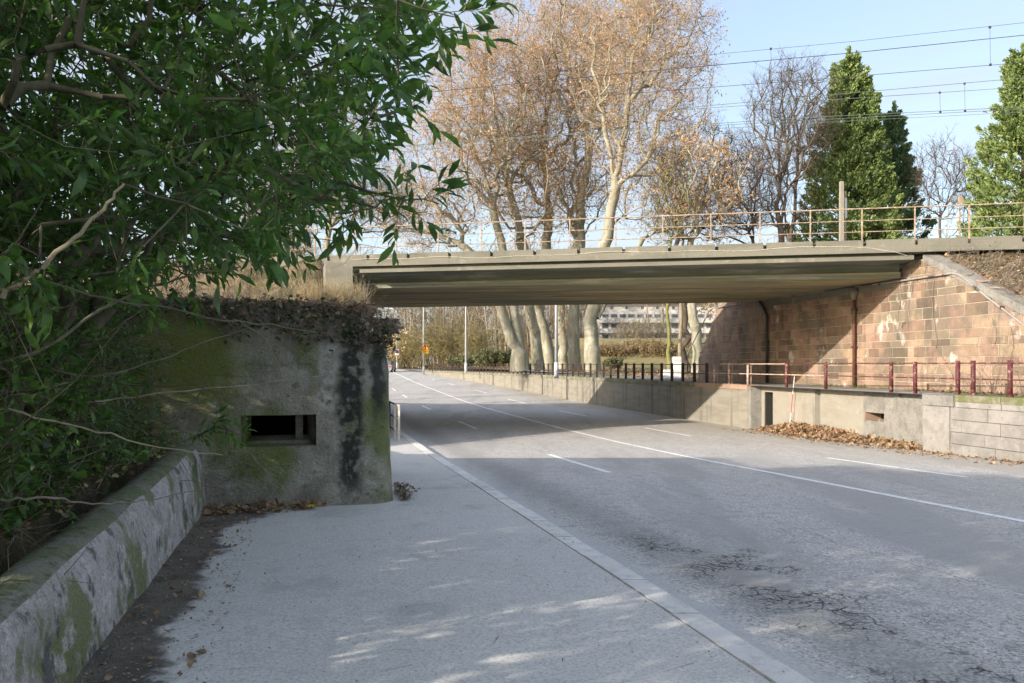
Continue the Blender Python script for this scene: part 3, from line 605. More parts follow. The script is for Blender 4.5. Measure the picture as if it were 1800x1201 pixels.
# ------------------------------------------------------------------ sandstone wall (right)
sw = thing('sandstone_abutment', 'tall red sandstone block wall under the right end of the bridge', 'wall', (12, 25, 1.2))
WD = np.array([1/6, -1.0]); WD /= np.linalg.norm(WD); WN = np.array([-WD[1], WD[0]])*-1
if WN[0] > 0: WN = -WN
W0 = np.array([Wx(41.0), 41.0]); LEN = (41.0-15.5)/abs(WD[1])
def wp(s, z, o=0): p = W0+WD*s+WN*o; return (p[0], p[1], z)
def wtop(s):
    Yp = 41.0-s*abs(WD[1]); q = bq(Wx(Yp), Yp)
    if Yp > 38.3: return float(np.interp(Yp, [38.3, 40.6, 41.01], [4.95, 2.7, 2.3]))
    if q > -.9: return 5.12 if q > 9.4 or q < -.1 else 4.95
    return max(1.3, 5.25-.52*(-.8-q)-.06)
def stones():
    mor = MB(); n = 80
    ss = np.linspace(0, LEN, n+1)
    for a, b in zip(ss[:-1], ss[1:]):
        za, zb = wtop(a)-.02, wtop(b)-.02
        mor.hexa([wp(a, .9, 0), wp(b, .9, 0), wp(b, .9, -.3), wp(a, .9, -.3), wp(a, za, 0), wp(b, zb, 0), wp(b, zb, -.3), wp(a, za, -.3)])
    mor.build('mortar_bed', M['mortar'], sw)
    blocks = []
    z = 1.12; c = 0
    r = random.Random(4)
    while z < 5.2:
        h = r.choice([.21, .25, .28, .31, .24, .34]) if z > 1.3 else .34
        s = -r.random()*.4
        while s < LEN:
            l = r.choice([r.uniform(.28, .5), r.uniform(.5, .85), r.uniform(.7, 1.15)]); gp = r.uniform(.005, .012); a, b = max(s, 0)+gp, min(s+l, LEN)-gp; s += l
            if b-a < .12: continue
            z0, z1 = z+r.uniform(.005, .011), z+h-r.uniform(.005, .011)
            ta, tb = wtop(a)-.03, wtop(b)-.03
            if max(ta, tb) < z0+.06: continue
            blocks.append((a, b, z0, z0, min(z1, max(ta, z0+.01)), min(z1, max(tb, z0+.01)), r.uniform(.004, .022)))
        z += h; c += 1
    blocks.sort(key=lambda B: -B[0])
    def stone(mb, B):
        a, b, z0, z0b, za, zb, o = B; c = .008
        mb.add([wp(a, z0, 0), wp(b, z0b, 0), wp(b, zb, 0), wp(a, za, 0), wp(a+c, z0+c, o), wp(b-c, z0b+c, o), wp(b-c, max(zb-c, z0b+c), o), wp(a+c, max(za-c, z0+c), o)],
               [(4, 5, 6, 7), (0, 1, 5, 4), (1, 2, 6, 5), (2, 3, 7, 6), (3, 0, 4, 7)])
    vis = [B for B in blocks if 41.0-B[0]*abs(WD[1]) > 19.6]; off = [B for B in blocks if 41.0-B[0]*abs(WD[1]) <= 19.6]
    for B in vis[:300]:
        mb = MB(); stone(mb, B); mb.build('stone_block', M['stone'], sw)
    for grp in (vis[300:]+off,):
        me_all = []
        mb = MB()
        for B in grp: stone(mb, B)
        mb.build('stone_blocks', M['stone_far'], sw, kind='stuff')
M['stone_far'] = mat('sandstone_far', (.31, .22, .165), [((.22, .16, .125), V1(2.2), 7, .42, .64, .8), ((.38, .29, .2), (2.5, 2.5, 6), 6, .52, .7, .6), ((.15, .13, .1), V1(.55), 6, .5, .62, .75)], bump=.45, bscale=18, bdist=.03, rnd=-.15, speck=(45, .2))
stones()
# seat beam under the deck, sloped coping, top stone
sA = (41.0-25.6)/abs(WD[1]); sB = (41.0-34.5)/abs(WD[1])
MB().hexa([wp(sB, 4.36, .045), wp(sA, 4.36, .045), wp(sA, 4.36, -.1), wp(sB, 4.36, -.1), wp(sB, 4.96, .045), wp(sA, 4.96, .045), wp(sA, 4.96, -.1), wp(sB, 4.96, -.1)]).build('bearing_beam', M['bridge'], sw)
def coping():
    mb = MB(); ss = np.linspace((41-24.1)/abs(WD[1]), LEN-.2, 8)
    for i, (a, b) in enumerate(zip(ss[:-1], ss[1:])):
        za, zb = wtop(a), wtop(b)
        MB().hexa([wp(a, za-.12, .07), wp(b-.01, zb-.12, .07), wp(b-.01, zb-.12, -.35), wp(a, za-.12, -.35), wp(a, za+.1, .07), wp(b-.01, zb+.1, .07), wp(b-.01, zb+.16, -.35), wp(a, za+.16, -.35)]).build('coping_stone', M['concrete_grey'], sw)
coping()
# conduit and downpipes
def W_px(x, z_or_y, y=True, o=.08):
    # point on wall seen at pixel x ; y pixel
    k = (x-900)/F; Yp = (12+25/6)/(k+1/6); zz = EYE+(HZ-z_or_y)*Yp/F
    return (k*Yp-.986*o, Yp-.164*o, zz)
cd = thing('cable_conduit', 'grey conduit running along the sandstone wall below the bridge and down its slope', 'pipe', W_px(1600, 640))
pts = [W_px(1211, 655), W_px(1212, 620), W_px(1216, 612), W_px(1250, 546), W_px(1256, 542), W_px(1350, 527), W_px(1430, 515), W_px(1510, 504), W_px(1594, 493), W_px(1640, 486), W_px(1680, 480.5), W_px(1690, 483), W_px(1698, 489), W_px(1740, 523), W_px(1800, 568), W_px(1840, 600)]
pts2 = []
for i, p in enumerate(pts): pts2.append(p)
MB().tube(pts2, .03, 6).build('conduit', M['pipe'], cd, True)
for x, y in ((1300, 534.5), (1400, 519.5), (1550, 499), (1720, 507), (1765, 541)):
    p = W_px(x, y, o=.06); MB().box(p, (.1, .05, .09)).build('clamp', M['darkmetal'], cd)
dp = thing('downpipe', 'brown downpipe with a mossy hopper head on the sunlit part of the sandstone wall', 'pipe', W_px(1507, 682))
MB().tube([W_px(1507, 684, o=.12), W_px(1507, 560, o=.12), W_px(1507, 528, o=.12)], .055, 8).build('pipe', M['brownpipe'], dp, True)
p = Vector(W_px(1507, 522, o=.13)); MB().tube([p+Vector((0, 0, -.1)), p, p+Vector((0, 0, .12)), p+Vector((0, 0, .22))], [.06, .1, .16, .17], 10).build('hopper', M['moss_edge'], dp, True)
MB().box(tuple(W_px(1507, 545, o=.1)), (.2, .1, .05)).build('bracket', M['darkmetal'], dp)
MB().box(tuple(W_px(1507, 610, o=.1)), (.2, .1, .05)).build('bracket', M['darkmetal'], dp)
dp = thing('downpipe', 'dark downpipe in the shaded part of the sandstone wall under the bridge', 'pipe', W_px(1352, 676))
MB().tube([W_px(1352, 676, o=.1), W_px(1352, 555, o=.1), W_px(1347, 541, o=.12), W_px(1343, 530, o=.2)], .06, 8).build('pipe', M['darkmetal'], dp, True)
MB().box(tuple(W_px(1352, 600, o=.08)), (.2, .1, .05)).build('bracket', M['darkmetal'], dp)

# ------------------------------------------------------------------ retaining walls (right of the road)
def rw_hexa(Y0, Y1, z0, z1, o0, o1, z0b=None):
    a, b = Rx(Y0), Rx(Y1); zb = z0 if z0b is None else z0b
    return [(a+o0, Y0, z0), (a+o1, Y0, z0), (b+o1, Y1, zb), (b+o0, Y1, zb), (a+o0, Y0, z1), (a+o1, Y0, z1), (b+o1, Y1, z1), (b+o0, Y1, z1)]
far = thing('retaining_wall', 'long pale concrete retaining wall running from under the bridge into the distance', 'wall', (Rx(45), 45, 0))
ys = [30.4, 36.5, 42.5, 52.6, 59, 66, 74, 82, 90, 98]
for a, b in zip(ys[:-1], ys[1:]):
    MB().hexa(rw_hexa(a+.02, b-.02, min(zr(a), zr(b))-.3, ZP-.16, 0, .35)).build('wall_panel', M['concrete_far'], far)
yy = 30.4; i = 0
while yy < 98:
    l = 1.25 if i in (0,) else (1.5 if i < 4 else 3.0)
    m = M['redblock'] if i in (0, 1, 2) else M['moss_edge']
    e = min(yy+l-.015, 98)
    MB().hexa(rw_hexa(yy, e, ZP-.157, ZP+.02+.01*random.random(), -.035-.01*random.random(), .4)).build('coping_stone', m, far); yy += l; i += 1
for dz in (.25, .55, .8):     # board marks
    for a, b in ((30.5, 42), (42.6, 58.9)):
        MB().hexa(rw_hexa(a, b, ZP-.16-dz-.008, ZP-.16-dz+.008, -.008, .02)).build('board_ridge', M['concrete_far'], far)
# recessed casemate between Y 21.5 and 30.4
cs = thing('roadside_casemate', 'pale concrete casemate with a narrow doorway and a firing slot behind the leaf heap', 'bunker', (Rx(26), 26, -.3))
OF = .4
def xw(x): return 1440*(15.9+OF)/(x-562)     # Y of a feature on the recessed face
Yd0, Yd1 = xw(1352), xw(1336)
MB().hexa(rw_hexa(30.2, 30.4, -.7, ZP, 0, 1.0)).build('end_pier', M['concrete_grey'], cs)  # greyer concrete carries the different light on this turned face
MB().hexa(rw_hexa(30.02, 30.2, -.7, ZP, OF, 1.0)).build('door_jamb', M['concrete'], cs)
YD0, YD1 = 29.45, 30.02
MB().hexa(rw_hexa(YD0, YD1, .98, ZP, OF, 1.0)).build('door_lintel', M['concrete'], cs)
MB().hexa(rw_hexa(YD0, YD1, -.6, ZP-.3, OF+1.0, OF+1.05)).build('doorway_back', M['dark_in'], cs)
MB().hexa(rw_hexa(YD0, YD0+.03, -.6, .97, OF+.05, OF+1.0)).build('dark_reveal', M['dark_in'], cs)  # doorway sides coloured near black to read as dark interior
MB().hexa(rw_hexa(YD1-.03, YD1, -.6, .97, OF+.03, OF+1.0)).build('dark_reveal', M['dark_in'], cs)
MB().hexa(rw_hexa(26.95, YD0, -.7, ZP, OF, 1.0)).build('front_wall', M['concrete'], cs)
MB().hexa(rw_hexa(26.65, 26.95, -.7, ZP-.02, OF+.16, 1.0)).build('groove', M['concrete_grey'], cs)
MB().hexa(rw_hexa(24.5, 26.65, -.7, ZP, OF, 1.0)).build('front_wall', M['concrete'], cs)
MB().hexa(rw_hexa(23.62, 24.5, -.7, .33, OF-.03, 1.0)).build('rough_wall', M['concrete_grey'], cs)
MB().hexa(rw_hexa(23.62, 24.5, .57, ZP, OF-.035, 1.0)).build('rough_wall', M['concrete_grey'], cs)
MB().hexa(rw_hexa(24.42, 24.5, .33, .57, OF-.03, 1.0)).build('slot_side', M['redblock'], cs)
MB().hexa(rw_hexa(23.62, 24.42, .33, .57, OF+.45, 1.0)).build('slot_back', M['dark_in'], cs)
MB().box((Rx(23.9)+OF+.1, 23.9, .36), (.14, .1, .05)).build('slot_rubble', M['redblock'], cs)
MB().hexa(rw_hexa(23.15, 23.62, -.7, ZP, OF-.02, 1.0)).build('rough_wall', M['concrete_grey'], cs)
MB().hexa(rw_hexa(21.4, 23.15, -.7, ZP-.01, OF-.08, 1.0)).build('rough_wall', M['concrete_grey'], cs)
# top slab, stub of pipe
MB().hexa(rw_hexa(21.4, 30.2, ZP+.004, ZP+.016, OF-.005, 1.2)).build('top_screed', M['path'], cs)
p = Rx(23.0)+OF-.12; MB().tube([(p+.15, 23.1, ZP-.12), (p-.02, 22.75, ZP-.08)], .03, 6).build('pipe_stub', M['darkmetal'], cs)
# near grey block wall
nb = thing('block_wall', 'grey block retaining wall with coping beside the road, right edge', 'wall', (Rx(19), 19, -.3))
MB().hexa(rw_hexa(7, 21.5, -.7, ZP-.26, .03, .4)).build('backing', M['mortar'], nb)
MB().hexa(rw_hexa(20.65, 21.55, -.7, ZP-.285, -.03, .42)).build('end_slab', M['block'], nb)
MB().hexa(rw_hexa(20.5, 21.55, ZP-.27, ZP-.0, -.05, .45)).build('coping_stone', M['concrete_grey'], nb)
r = random.Random(9)
for row, (z0, z1) in enumerate(((-.62, -.3), (-.3, 0.0), (0.0, .3), (.3, .6), (.6, ZP-.28))):
    yy = 20.62-.35*(row % 2); 
    if row % 2: MB().hexa(rw_hexa(yy+.006, 20.63, z0+.006, z1-.006, -.012, .1)).build('block', M['block'], nb)
    while yy > 7.3:
        l = r.uniform(.85, 1.25); MB().hexa(rw_hexa(yy-l+.007, yy-.007, z0+.007, z1-.007, -.012+r.uniform(-.006, .006), .1)).build('block', M['block'], nb); yy -= l
yy = 20.45
while yy > 7.4:
    MB().hexa(rw_hexa(yy-1.38, yy-.012, ZP-.275, ZP-.14, -.04, .1)).build('coping_stone', M['block'], nb)
    MB().hexa(rw_hexa(yy-1.38, yy-.012, ZP-.136, ZP+.03, -.055, .42)).build('coping_stone', M['moss_edge'], nb); yy -= 1.4

# ------------------------------------------------------------------ right railings
fr = thing('railing', 'long railing of closely set posts, coloured brown for shade, on the distant retaining wall beyond the bridge', 'railing', (Rx(60)+.2, 60, ZP))
fy = 33.95; k = 0; m0 = None
while fy < 96:
    x = Rx(fy)+.15
    if m0 is None:
        m0 = MB().hexa([(-.058, -.058, 0), (.058, -.058, 0), (.058, .058, 0), (-.058, .058, 0), (-.058, -.058, .84), (.058, -.058, .84), (.058, .058, .84), (-.058, .058, .84)]).mesh('far_post')
    o = link('post', m0, M['shaded_post'], fr); o.location = (x, fy, ZP); fy += 1.12; k += 1
for z in (.78, .4):
    MB().tube([(Rx(y)+.15, y, ZP+z) for y in (33.95, 45, 59, 62, 66, 74, 82, 90, 95.8)], .018, 5).build('rail', M['shaded_post'], fr)
nr = thing('railing', 'maroon and pale pink post fence on the casemate before the sandstone wall', 'railing', (Rx(25)+.2, 25, ZP))
def fY(x): return 1440*16.05/(x-562)
posts = [(1256, .6, 0), (1282, .84, 0), (1315, .84, 0), (1383, .86, 1), (1452, .86, 1), (1567, .86, 1), (1609, .86, 1), (1684, .88, 1), (1711, .88, 1), (1776, .89, 1), (1846, .9, 1), (1930, .9, 1)]
M['pinkpost'] = mat('pink_weathered_paint', (.45, .3, .25), [((.6, .52, .42), V1(9), 5, .45, .6, .8), ((.3, .06, .05), V1(5), 5, .56, .66, .7)], rough=.7, bump=.2, bscale=50, bdist=.004)
for x, h, red in posts:
    yy = fY(x); xx = Rx(yy)+.15; mt_ = M['redpost'] if red else M['pinkpost']
    MB().tube([(xx, yy, ZP), (xx, yy, ZP+h)], .055 if red else .045, 10).build('post', mt_, nr, True)
    if x > 1700: MB().tube([(xx, yy, ZP), (xx, yy, ZP+.09)], [.1, .06], 10).build('post_foot', mt_, nr, True)
    if not red: MB().box((xx+.1, yy-.06, ZP+h/2), (.018, .018, h)).build('flat_bar', M['pinkpost'], nr)
def railpts(x0, x1, z): return [(Rx(fY(x))+.15, fY(x), ZP+z) for x in np.linspace(x0, x1, 6)]
MB().tube(railpts(1266, 1383, .80), .02, 6).build('rail', M['pinkpost'], nr)
MB().tube(railpts(1246, 1452, .43), .018, 6).build('rail', M['pinkpost'], nr)
MB().tube(railpts(1452, 1930, .43), .018, 6).build('rail', M['redpost'], nr)
MB().tube(railpts(1383, 1930, .82), .018, 6).build('rail', M['redpost'], nr)
# red and white pole leaning on the railing
pl = thing('leaning_pole', 'thin red and white pole leaning over the casemate edge by the maroon post', 'pole', (Rx(27)+.3, 27.5, .5))
a = Vector((Rx(27.9)+.28, 27.9, ZP+.42)); b = Vector((Rx(28.1)+OF-.16, 28.1, -.0))
for i, m in enumerate(('white', 'white', 'redpaint', 'redpaint', 'white')):
    MB().tube([a.lerp(b, i/5), a.lerp(b, (i+1)/5-.002)], .013, 6).build('band', M[m], pl)

# left pavement railing (sunlit end coloured pale, shaded run coloured dark)
lr = thing('guard_rail', 'metal guard railing with an end frame coloured pale for sunlight on the pavement edge past the bunker', 'railing', (-2.9, 23.6, -.2))
def lp(Y): return (Kx(Y)-.5, Y, zr(Y)+.115)
yy = [23.6, 24.9, 26.9, 28.9, 30.9, 32.9, 35, 37]
for i, y in enumerate(yy):
    x, y, z = lp(y); m = M['pale_sunlit'] if i < 2 else M['darkmetal']
    MB().box((x, y, z+.51), (.06, .06, 1.02)).build('post', m, lr)
for h in (1.02, .62, .22):
    for (ya, yb, m) in ((23.6, 24.9, 'pale_sunlit'), (24.9, 37, 'darkmetal')):
        MB().tube([(lp(y)[0], y, lp(y)[2]+h) for y in np.linspace(ya+.03, yb, 5)], .026, 6).build('rail', M[m], lr)

# ------------------------------------------------------------------ distant street furniture
def lamp(px, Y, h, label, base=None):
    x = (px-900)*Y/F; z0 = zr(Y)+.1 if px < 760 else ZP
    t = thing('street_lamp', label, 'street lamp', (x, Y, z0), 'pale street lamps along the road beyond the bridge')
    MB().tube([(x, Y, z0), (x, Y, z0+.9)], [.13, .12], 10).build('base_sleeve', M['galv'], t, True)
    MB().tube([(x, Y, z0+.9), (x, Y, z0+h-.8), (x-.12, Y, z0+h-.35), (x-.55, Y, z0+h), (x-1.3, Y, z0+h+.08)], [.1, .07, .06, .05, .045], 8).build('mast', M['galv'], t, True)
    MB().box((x-1.6, Y, z0+h+.1), (.7, .28, .14)).build('lamp_head', M['galv'], t)
    return x, z0
lamp(819, 75, 8.6, 'pale street lamp rising behind the railing left of the plane trunks')
lamp(978, 46, 6.3, 'nearest pale lamp mast standing among the thick plane trunks')
lx, lz = lamp(744.5, 93, 8.6, 'thin pale street lamp carrying the yellow warning sign')
lx2, lz2 = lamp(698, 118, 8.6, 'farthest pale street lamp, curved top, beside the round blue sign')
ws = thing('warning_sign', 'yellow triangular warning sign above a yellow plate on the lamp mast', 'sign', (lx+.1, 92.8, lz))
p = PX(747.5, 613, 92.8)
def plate(mb, pts, y, th=.04):
    k = len(pts); mb.add([(a, y, b) for a, b in pts]+[(a, y+th, b) for a, b in pts], [tuple(range(k)), tuple(range(2*k-1, k-1, -1))]+[(i, i+k, (i+1) % k+k, (i+1) % k) for i in range(k)])
s = 92.8/F
mb = MB(); plate(mb, [(p[0]-6.5*s, p[2]-2*s), (p[0]+6.5*s, p[2]-2*s), (p[0]+.5*s, p[2]+8*s), (p[0]-.5*s, p[2]+8*s)], 92.8); mb.build('triangle_panel', M['yellow'], ws)
mb = MB()
for A_, B_ in (((-6.5, -2), (6.5, -2)), ((6.5, -2), (0, 8.4)), ((0, 8.4), (-6.5, -2))):
    mb.tube([(p[0]+A_[0]*s, 92.77, p[2]+A_[1]*s), (p[0]+B_[0]*s, 92.77, p[2]+B_[1]*s)], .045, 4)
mb.build('red_border', M['redpaint'], ws)
mb = MB().box((p[0], 92.76, p[2]+2.8*s), (.1, .02, .36)).box((p[0], 92.76, p[2]-.2*s), (.1, .02, .1)); mb.build('exclamation_mark', M['black'], ws)
mb = MB(); plate(mb, [(p[0]-5.6*s, p[2]-8*s), (p[0]+5.6*s, p[2]-8*s), (p[0]+5.6*s, p[2]-3*s), (p[0]-5.6*s, p[2]-3*s)], 92.8); mb.build('text_plate', M['yellow'], ws)
for zz in (-4.4, -6.2): MB().box((p[0], 92.78, p[2]+zz*s), (.6, .02, .06)).build('text_line', M['black'], ws)
ps = thing('parking_sign', 'round blue no parking sign with red rim on a white board', 'sign', (lx2, 117.8, lz2))
p = PX(697.5, 618, 117.7); s = 117.7/F
def disc(r, y, n=16): return [(p[0]+r*math.cos(t), p[2]+r*math.sin(t)) for t in np.linspace(0, 2*math.pi, n, endpoint=False)]
mb = MB(); plate(mb, [(p[0]-3.2*s, p[2]-6.5*s), (p[0]+3.2*s, p[2]-6.5*s), (p[0]+3.2*s, p[2]+4*s), (p[0]-3.2*s, p[2]+4*s)], 117.75); mb.build('white_board', M['white'], ps)
mb = MB(); plate(mb, disc(3.3*s, 0), 117.7, .03); mb.build('red_rim', M['redpaint'], ps)
mb = MB(); plate(mb, disc(2.6*s, 0), 117.67, .02); mb.build('blue_face', M['blue'], ps)
# white concrete blocks closing the path
cb = thing('concrete_barrier', 'white painted concrete block with a taller post end, at the foot of the sandstone wall', 'barrier', tuple(PX(1178, 655, 47)))
Yb = 44.5; xa, xb, xc = [(x-900)*Yb/F for x in (1165, 1184, 1199)]
MB().hexa([(xa, Yb, ZP), (xb, Yb, ZP), (xb, Yb+.5, ZP), (xa, Yb+.5, ZP), (xa+.12, Yb+.06, ZP+.5), (xb, Yb+.06, ZP+.5), (xb, Yb+.4, ZP+.5), (xa+.12, Yb+.4, ZP+.5)]).build('block', M['white'], cb)
MB().hexa([(xb+.01, Yb, ZP), (xc, Yb, ZP), (xc, Yb+.5, ZP), (xb+.01, Yb+.5, ZP), (xb+.03, Yb+.03, ZP+1.2), (xc-.05, Yb+.03, ZP+1.2), (xc-.05, Yb+.4, ZP+1.2), (xb+.03, Yb+.4, ZP+1.2)]).build('post_block', M['white'], cb)
# a car far down the road, mostly behind the bunker
car = thing('parked_car', 'silver car far down the road, just showing behind the bunker edge', 'car', tuple(PX(690, 0, 100)[:2])+(zr(100),))
def carf():
    Yc = 100; z0 = zr(Yc); xr = (688.0-900)*Yc/F; x0 = xr-1.75
    def sec(pr, nm, mt_, w0=0, w1=1.75):
        a = [(x0+w0, Yc+y, z0+z) for y, z in pr]; b = [(x0+w1, Yc+y, z0+z) for y, z in pr]; k = len(pr)
        MB().add(a+b, [tuple(range(k)), tuple(range(2*k-1, k-1, -1))]+[(i, i+k, (i+1) % k+k, (i+1) % k) for i in range(k)]).build(nm, mt_, car)
    sec([(0, .3), (0, .85), (.15, .92), (3.9, .9), (4.15, .7), (4.15, .3)], 'body', M['carpaint'])
    sec([(.25, .9), (.55, 1.38), (2.2, 1.4), (3.0, .91)], 'cabin', M['glass'], .12, 1.63)
    for yy in (.8, 3.3):
        for xx in (x0-.02, x0+1.57):
            k = 14; a = [(xx, Yc+yy+.31*math.cos(t), z0+.31+.31*math.sin(t)) for t in np.linspace(0, 2*math.pi, k, endpoint=False)]; b = [(x+.2, y, z) for x, y, z in a]
            MB().add(a+b, [tuple(range(k)), tuple(range(2*k-1, k-1, -1))]+[(i, i+k, (i+1) % k+k, (i+1) % k) for i in range(k)]).build('wheel', M['tyre'], car)
    for xx in (.12, 1.4): MB().box((x0+xx+.12, Yc-.01, z0+.72), (.24, .05, .14)).build('tail_light', M['lamp_red'], car)
carf()
# white building
bd = thing('apartment_block', 'long white building with rows of windows seen behind the plane trees', 'building', (28, 150, 2))
def building():
    Yb = 150; s = Yb/F; X0, X1 = (1052-900)*s, (1290-900)*s; zt_ = EYE+(HZ-478)*s
    MB().box(((X0+X1)/2, Yb+6, (zt_+1)/2), (X1-X0, 12, zt_-1)).build('wall', M['facade'], bd)
    MB().box(((X0+X1)/2, Yb+6, zt_+.2), (X1-X0+1, 13, .4)).build('roof', M['galv'], bd)
    rows = [(596, 588), (577, 569), (559, 552), (543.5, 538), (524, 516), (507, 499), (492, 486)]
    me = None
    for ri, (ya, yb_) in enumerate(rows):
        z0, z1 = EYE+(HZ-ya)*s, EYE+(HZ-yb_)*s
        if ri == 3:
            xs = [1075, 1101, 1128, 1155, 1183, 1209, 1236, 1262]; wd = 4.5
        else: xs = list(np.arange(1064, 1285, 15.2)); wd = 12.5
        for x in xs:
            cx = (x-900)*s; f = MB().box((cx, Yb-.02, (z0+z1)/2), (wd*s, .12, z1-z0)).build('window', M['galv'], bd)
            MB().box((cx, Yb-.1, (z0+z1)/2), (wd*s*.84, .06, (z1-z0)*.8)).build('pane', M['glass'], f)
        if ri != 3: MB().box(((X0+X1)/2, Yb-.6, z0-.55), (X1-X0, 1.0, .75)).build('balcony_band', M['facade'], bd)
building()

# ------------------------------------------------------------------ skeleton trees
def grow(trunk, pts, bf=.3, up=0., forks=()):
    """trunk: (n,3) chain; pts: attractors. Prim with path cost. returns nodes,parent"""
    nodes = list(map(np.array, trunk)); par = [-1]+list(range(len(trunk)-1))
    plen = [0.]
    for i in range(1, len(trunk)): plen.append(plen[-1]+np.linalg.norm(nodes[i]-nodes[i-1]))
    for st_, fp_ in forks:
        pr_ = st_
        for q_ in fp_:
            nodes.append(np.array(q_)); par.append(pr_); plen.append(plen[pr_]+np.linalg.norm(nodes[-1]-nodes[pr_])); pr_ = len(nodes)-1
    P = np.array(pts); n = len(P); best = np.full(n, 1e9); bi = np.zeros(n, int); left = np.ones(n, bool)
    def upd(i):
        d = np.linalg.norm(P-nodes[i], axis=1)
        pen = np.maximum(0, nodes[i][2]-P[:, 2])*up
        c = d+bf*plen[i]+pen; m = c < best
        best[m] = c[m]; bi[m] = i
    st = max(1, int(len(nodes)*.35))
    for i in range(st, len(nodes)): upd(i)
    for _ in range(n):
        c = np.where(left, best, 1e9); j = int(np.argmin(c)); left[j] = False; pi = int(bi[j])
        nodes.append(P[j]); par.append(pi); plen.append(plen[pi]+np.linalg.norm(P[j]-nodes[pi])); upd(len(nodes)-1)
    return np.array(nodes), np.array(par)
def subdivide(N, Pa, maxl, jit, r_):
    nodes = list(N); par = list(Pa)
    for i in range(len(N)):
        p = Pa[i]
        if p < 0: continue
        l = np.linalg.norm(N[i]-N[p]); k = int(l/maxl)
        if k < 1: continue
        prev = p
        for j in range(1, k+1):
            t = j/(k+1); q = N[p]*(1-t)+N[i]*t+r_.normal(0, jit*l*.5, 3)*math.sin(math.pi*t)
            nodes.append(q); par.append(prev); prev = len(nodes)-1
        par[i] = prev
    return np.array(nodes), np.array(par)
def radii(N, Pa, tip, ex, trunk_r=None):
    n = len(N); r = np.zeros(n); ch = [[] for _ in range(n)]
    for i in range(n):
        if Pa[i] >= 0: ch[Pa[i]].append(i)
    order = []; st = [i for i in range(n) if Pa[i] < 0]
    while st:
        i = st.pop(); order.append(i); st += ch[i]
    for i in reversed(order):
        r[i] = tip if not ch[i] else (sum(r[c]**ex for c in ch[i]))**(1/ex)
    if trunk_r:
        root = order[0]; f = math.log(trunk_r/tip)/max(1e-6, math.log(r[root]/tip)); r = tip*(r/tip)**f
    main = np.full(n, -1)
    for i in range(n):
        if ch[i]: main[i] = max(ch[i], key=lambda c: r[c])
    return r, main
def rings(C, D, rad, k):
    ref = np.where(np.abs(D[:, :1]) < .8, np.array([[1, .13, .07]]), np.array([[.05, .1, 1.]])); D = nrm(D)
    a = nrm(ref-D*(ref*D).sum(1, keepdims=True)); b = np.cross(D, a); t = np.arange(k)*2*np.pi/k
    return C[:, None]+(a[:, None]*np.cos(t)[None, :, None]+b[:, None]*np.sin(t)[None, :, None])*rad[:, None, None]
def skel(N, Pa, r, main, k, sel=None):
    i = np.where(Pa >= 0)[0]
    if sel is not None: i = i[sel[i]]
    if len(i) == 0: return []
    p = Pa[i]; D = N[i]-N[p]; e = rings(N[i], D, r[i], k)
    Dp = np.where((Pa[p] >= 0)[:, None], N[p]-N[np.maximum(Pa[p], 0)], D)
    ismain = main[p] == i
    Ds = np.where(ismain[:, None], nrm(Dp)*1., nrm(D)); ref_ok = np.abs(nrm(D)[:, 0]) < .8; ref_ok2 = np.abs(nrm(Ds)[:, 0]) < .8
    Ds = np.where((ref_ok == ref_ok2)[:, None], Ds, nrm(D))
    rs = np.where(ismain, r[p], np.minimum(r[p], r[i]*1.25)); s = rings(N[p], Ds, rs, k)
    V = np.concatenate([s, e], 1).reshape(-1, 3); n = len(i); base = (np.arange(n)*2*k)[:, None]; j = np.arange(k)[None]
    Fc = np.stack([base+j, base+(j+1) % k, base+k+(j+1) % k, base+k+j], -1).reshape(-1, 4)
    return [(V, Fc)]
def twigs(P0, D0, L, r0, nseg, curv, rg, k=3):
    """curved tapered twigs; returns mesh parts + sample points"""
    n = len(P0); D = nrm(D0); C = rg.normal(0, curv, (n, 3)); C[:, 2] += curv*.5
    pts = [P0]; d = D.copy()
    for s in range(nseg):
        pts.append(pts[-1]+d*(L/nseg)[:, None]); d = nrm(d+C/nseg+rg.normal(0, curv*.35, (n, 3)))
    parts = []; pr = None
    R_ = [rings(pts[s], (pts[min(s+1, nseg)]-pts[max(s-1, 0)]), r0*(1-s/nseg*.9), k) for s in range(nseg)]
    j = np.arange(k)[None]
    V = np.concatenate([x.reshape(n, k, 3) for x in R_]+[pts[-1][:, None]], 1); m = nseg*k+1; b = (np.arange(n)*m)[:, None]
    q = []
    for s in range(nseg-1): q.append(np.stack([b+s*k+j, b+s*k+(j+1) % k, b+(s+1)*k+(j+1) % k, b+(s+1)*k+j], -1).reshape(-1, 4))
    V = V.reshape(-1, 3)
    if q: parts.append((V, np.concatenate(q)))
    tr = np.stack([b+(nseg-1)*k+j, b+(nseg-1)*k+(j+1) % k, b+m-1+0*j], -1).reshape(-1, 3)
    parts.append((V, tr))
    return parts, pts
def instance(T, Fs, pos, X, Y, Z, sc):
    """T template verts; X,Y,Z axes (n,3)"""
    n = len(pos); V = pos[:, None]+(T[None, :, 0:1]*X[:, None]+T[None, :, 1:2]*Y[:, None]+T[None, :, 2:3]*Z[:, None])*sc[:, None, None]
    m = len(T); off = (np.arange(n)*m)[:, None, None]
    return [(V.reshape(-1, 3), (Fc[None]+off).reshape(-1, Fc.shape[1])) for Fc in Fs]
def axes(D, rg, flat=0.):
    D = nrm(D); u = rg.normal(0, 1, D.shape); u[:, 2] += flat; Zx = nrm(u-D*(u*D).sum(1, keepdims=True)); Yx = np.cross(Zx, D); return D, Yx, Zx
def conn(sel, Pa):
    sel = sel.copy(); ok = Pa >= 0
    while True:
        n = sel & ((~ok) | sel[np.maximum(Pa, 0)])
        if (n == sel).all(): return n
        sel = n
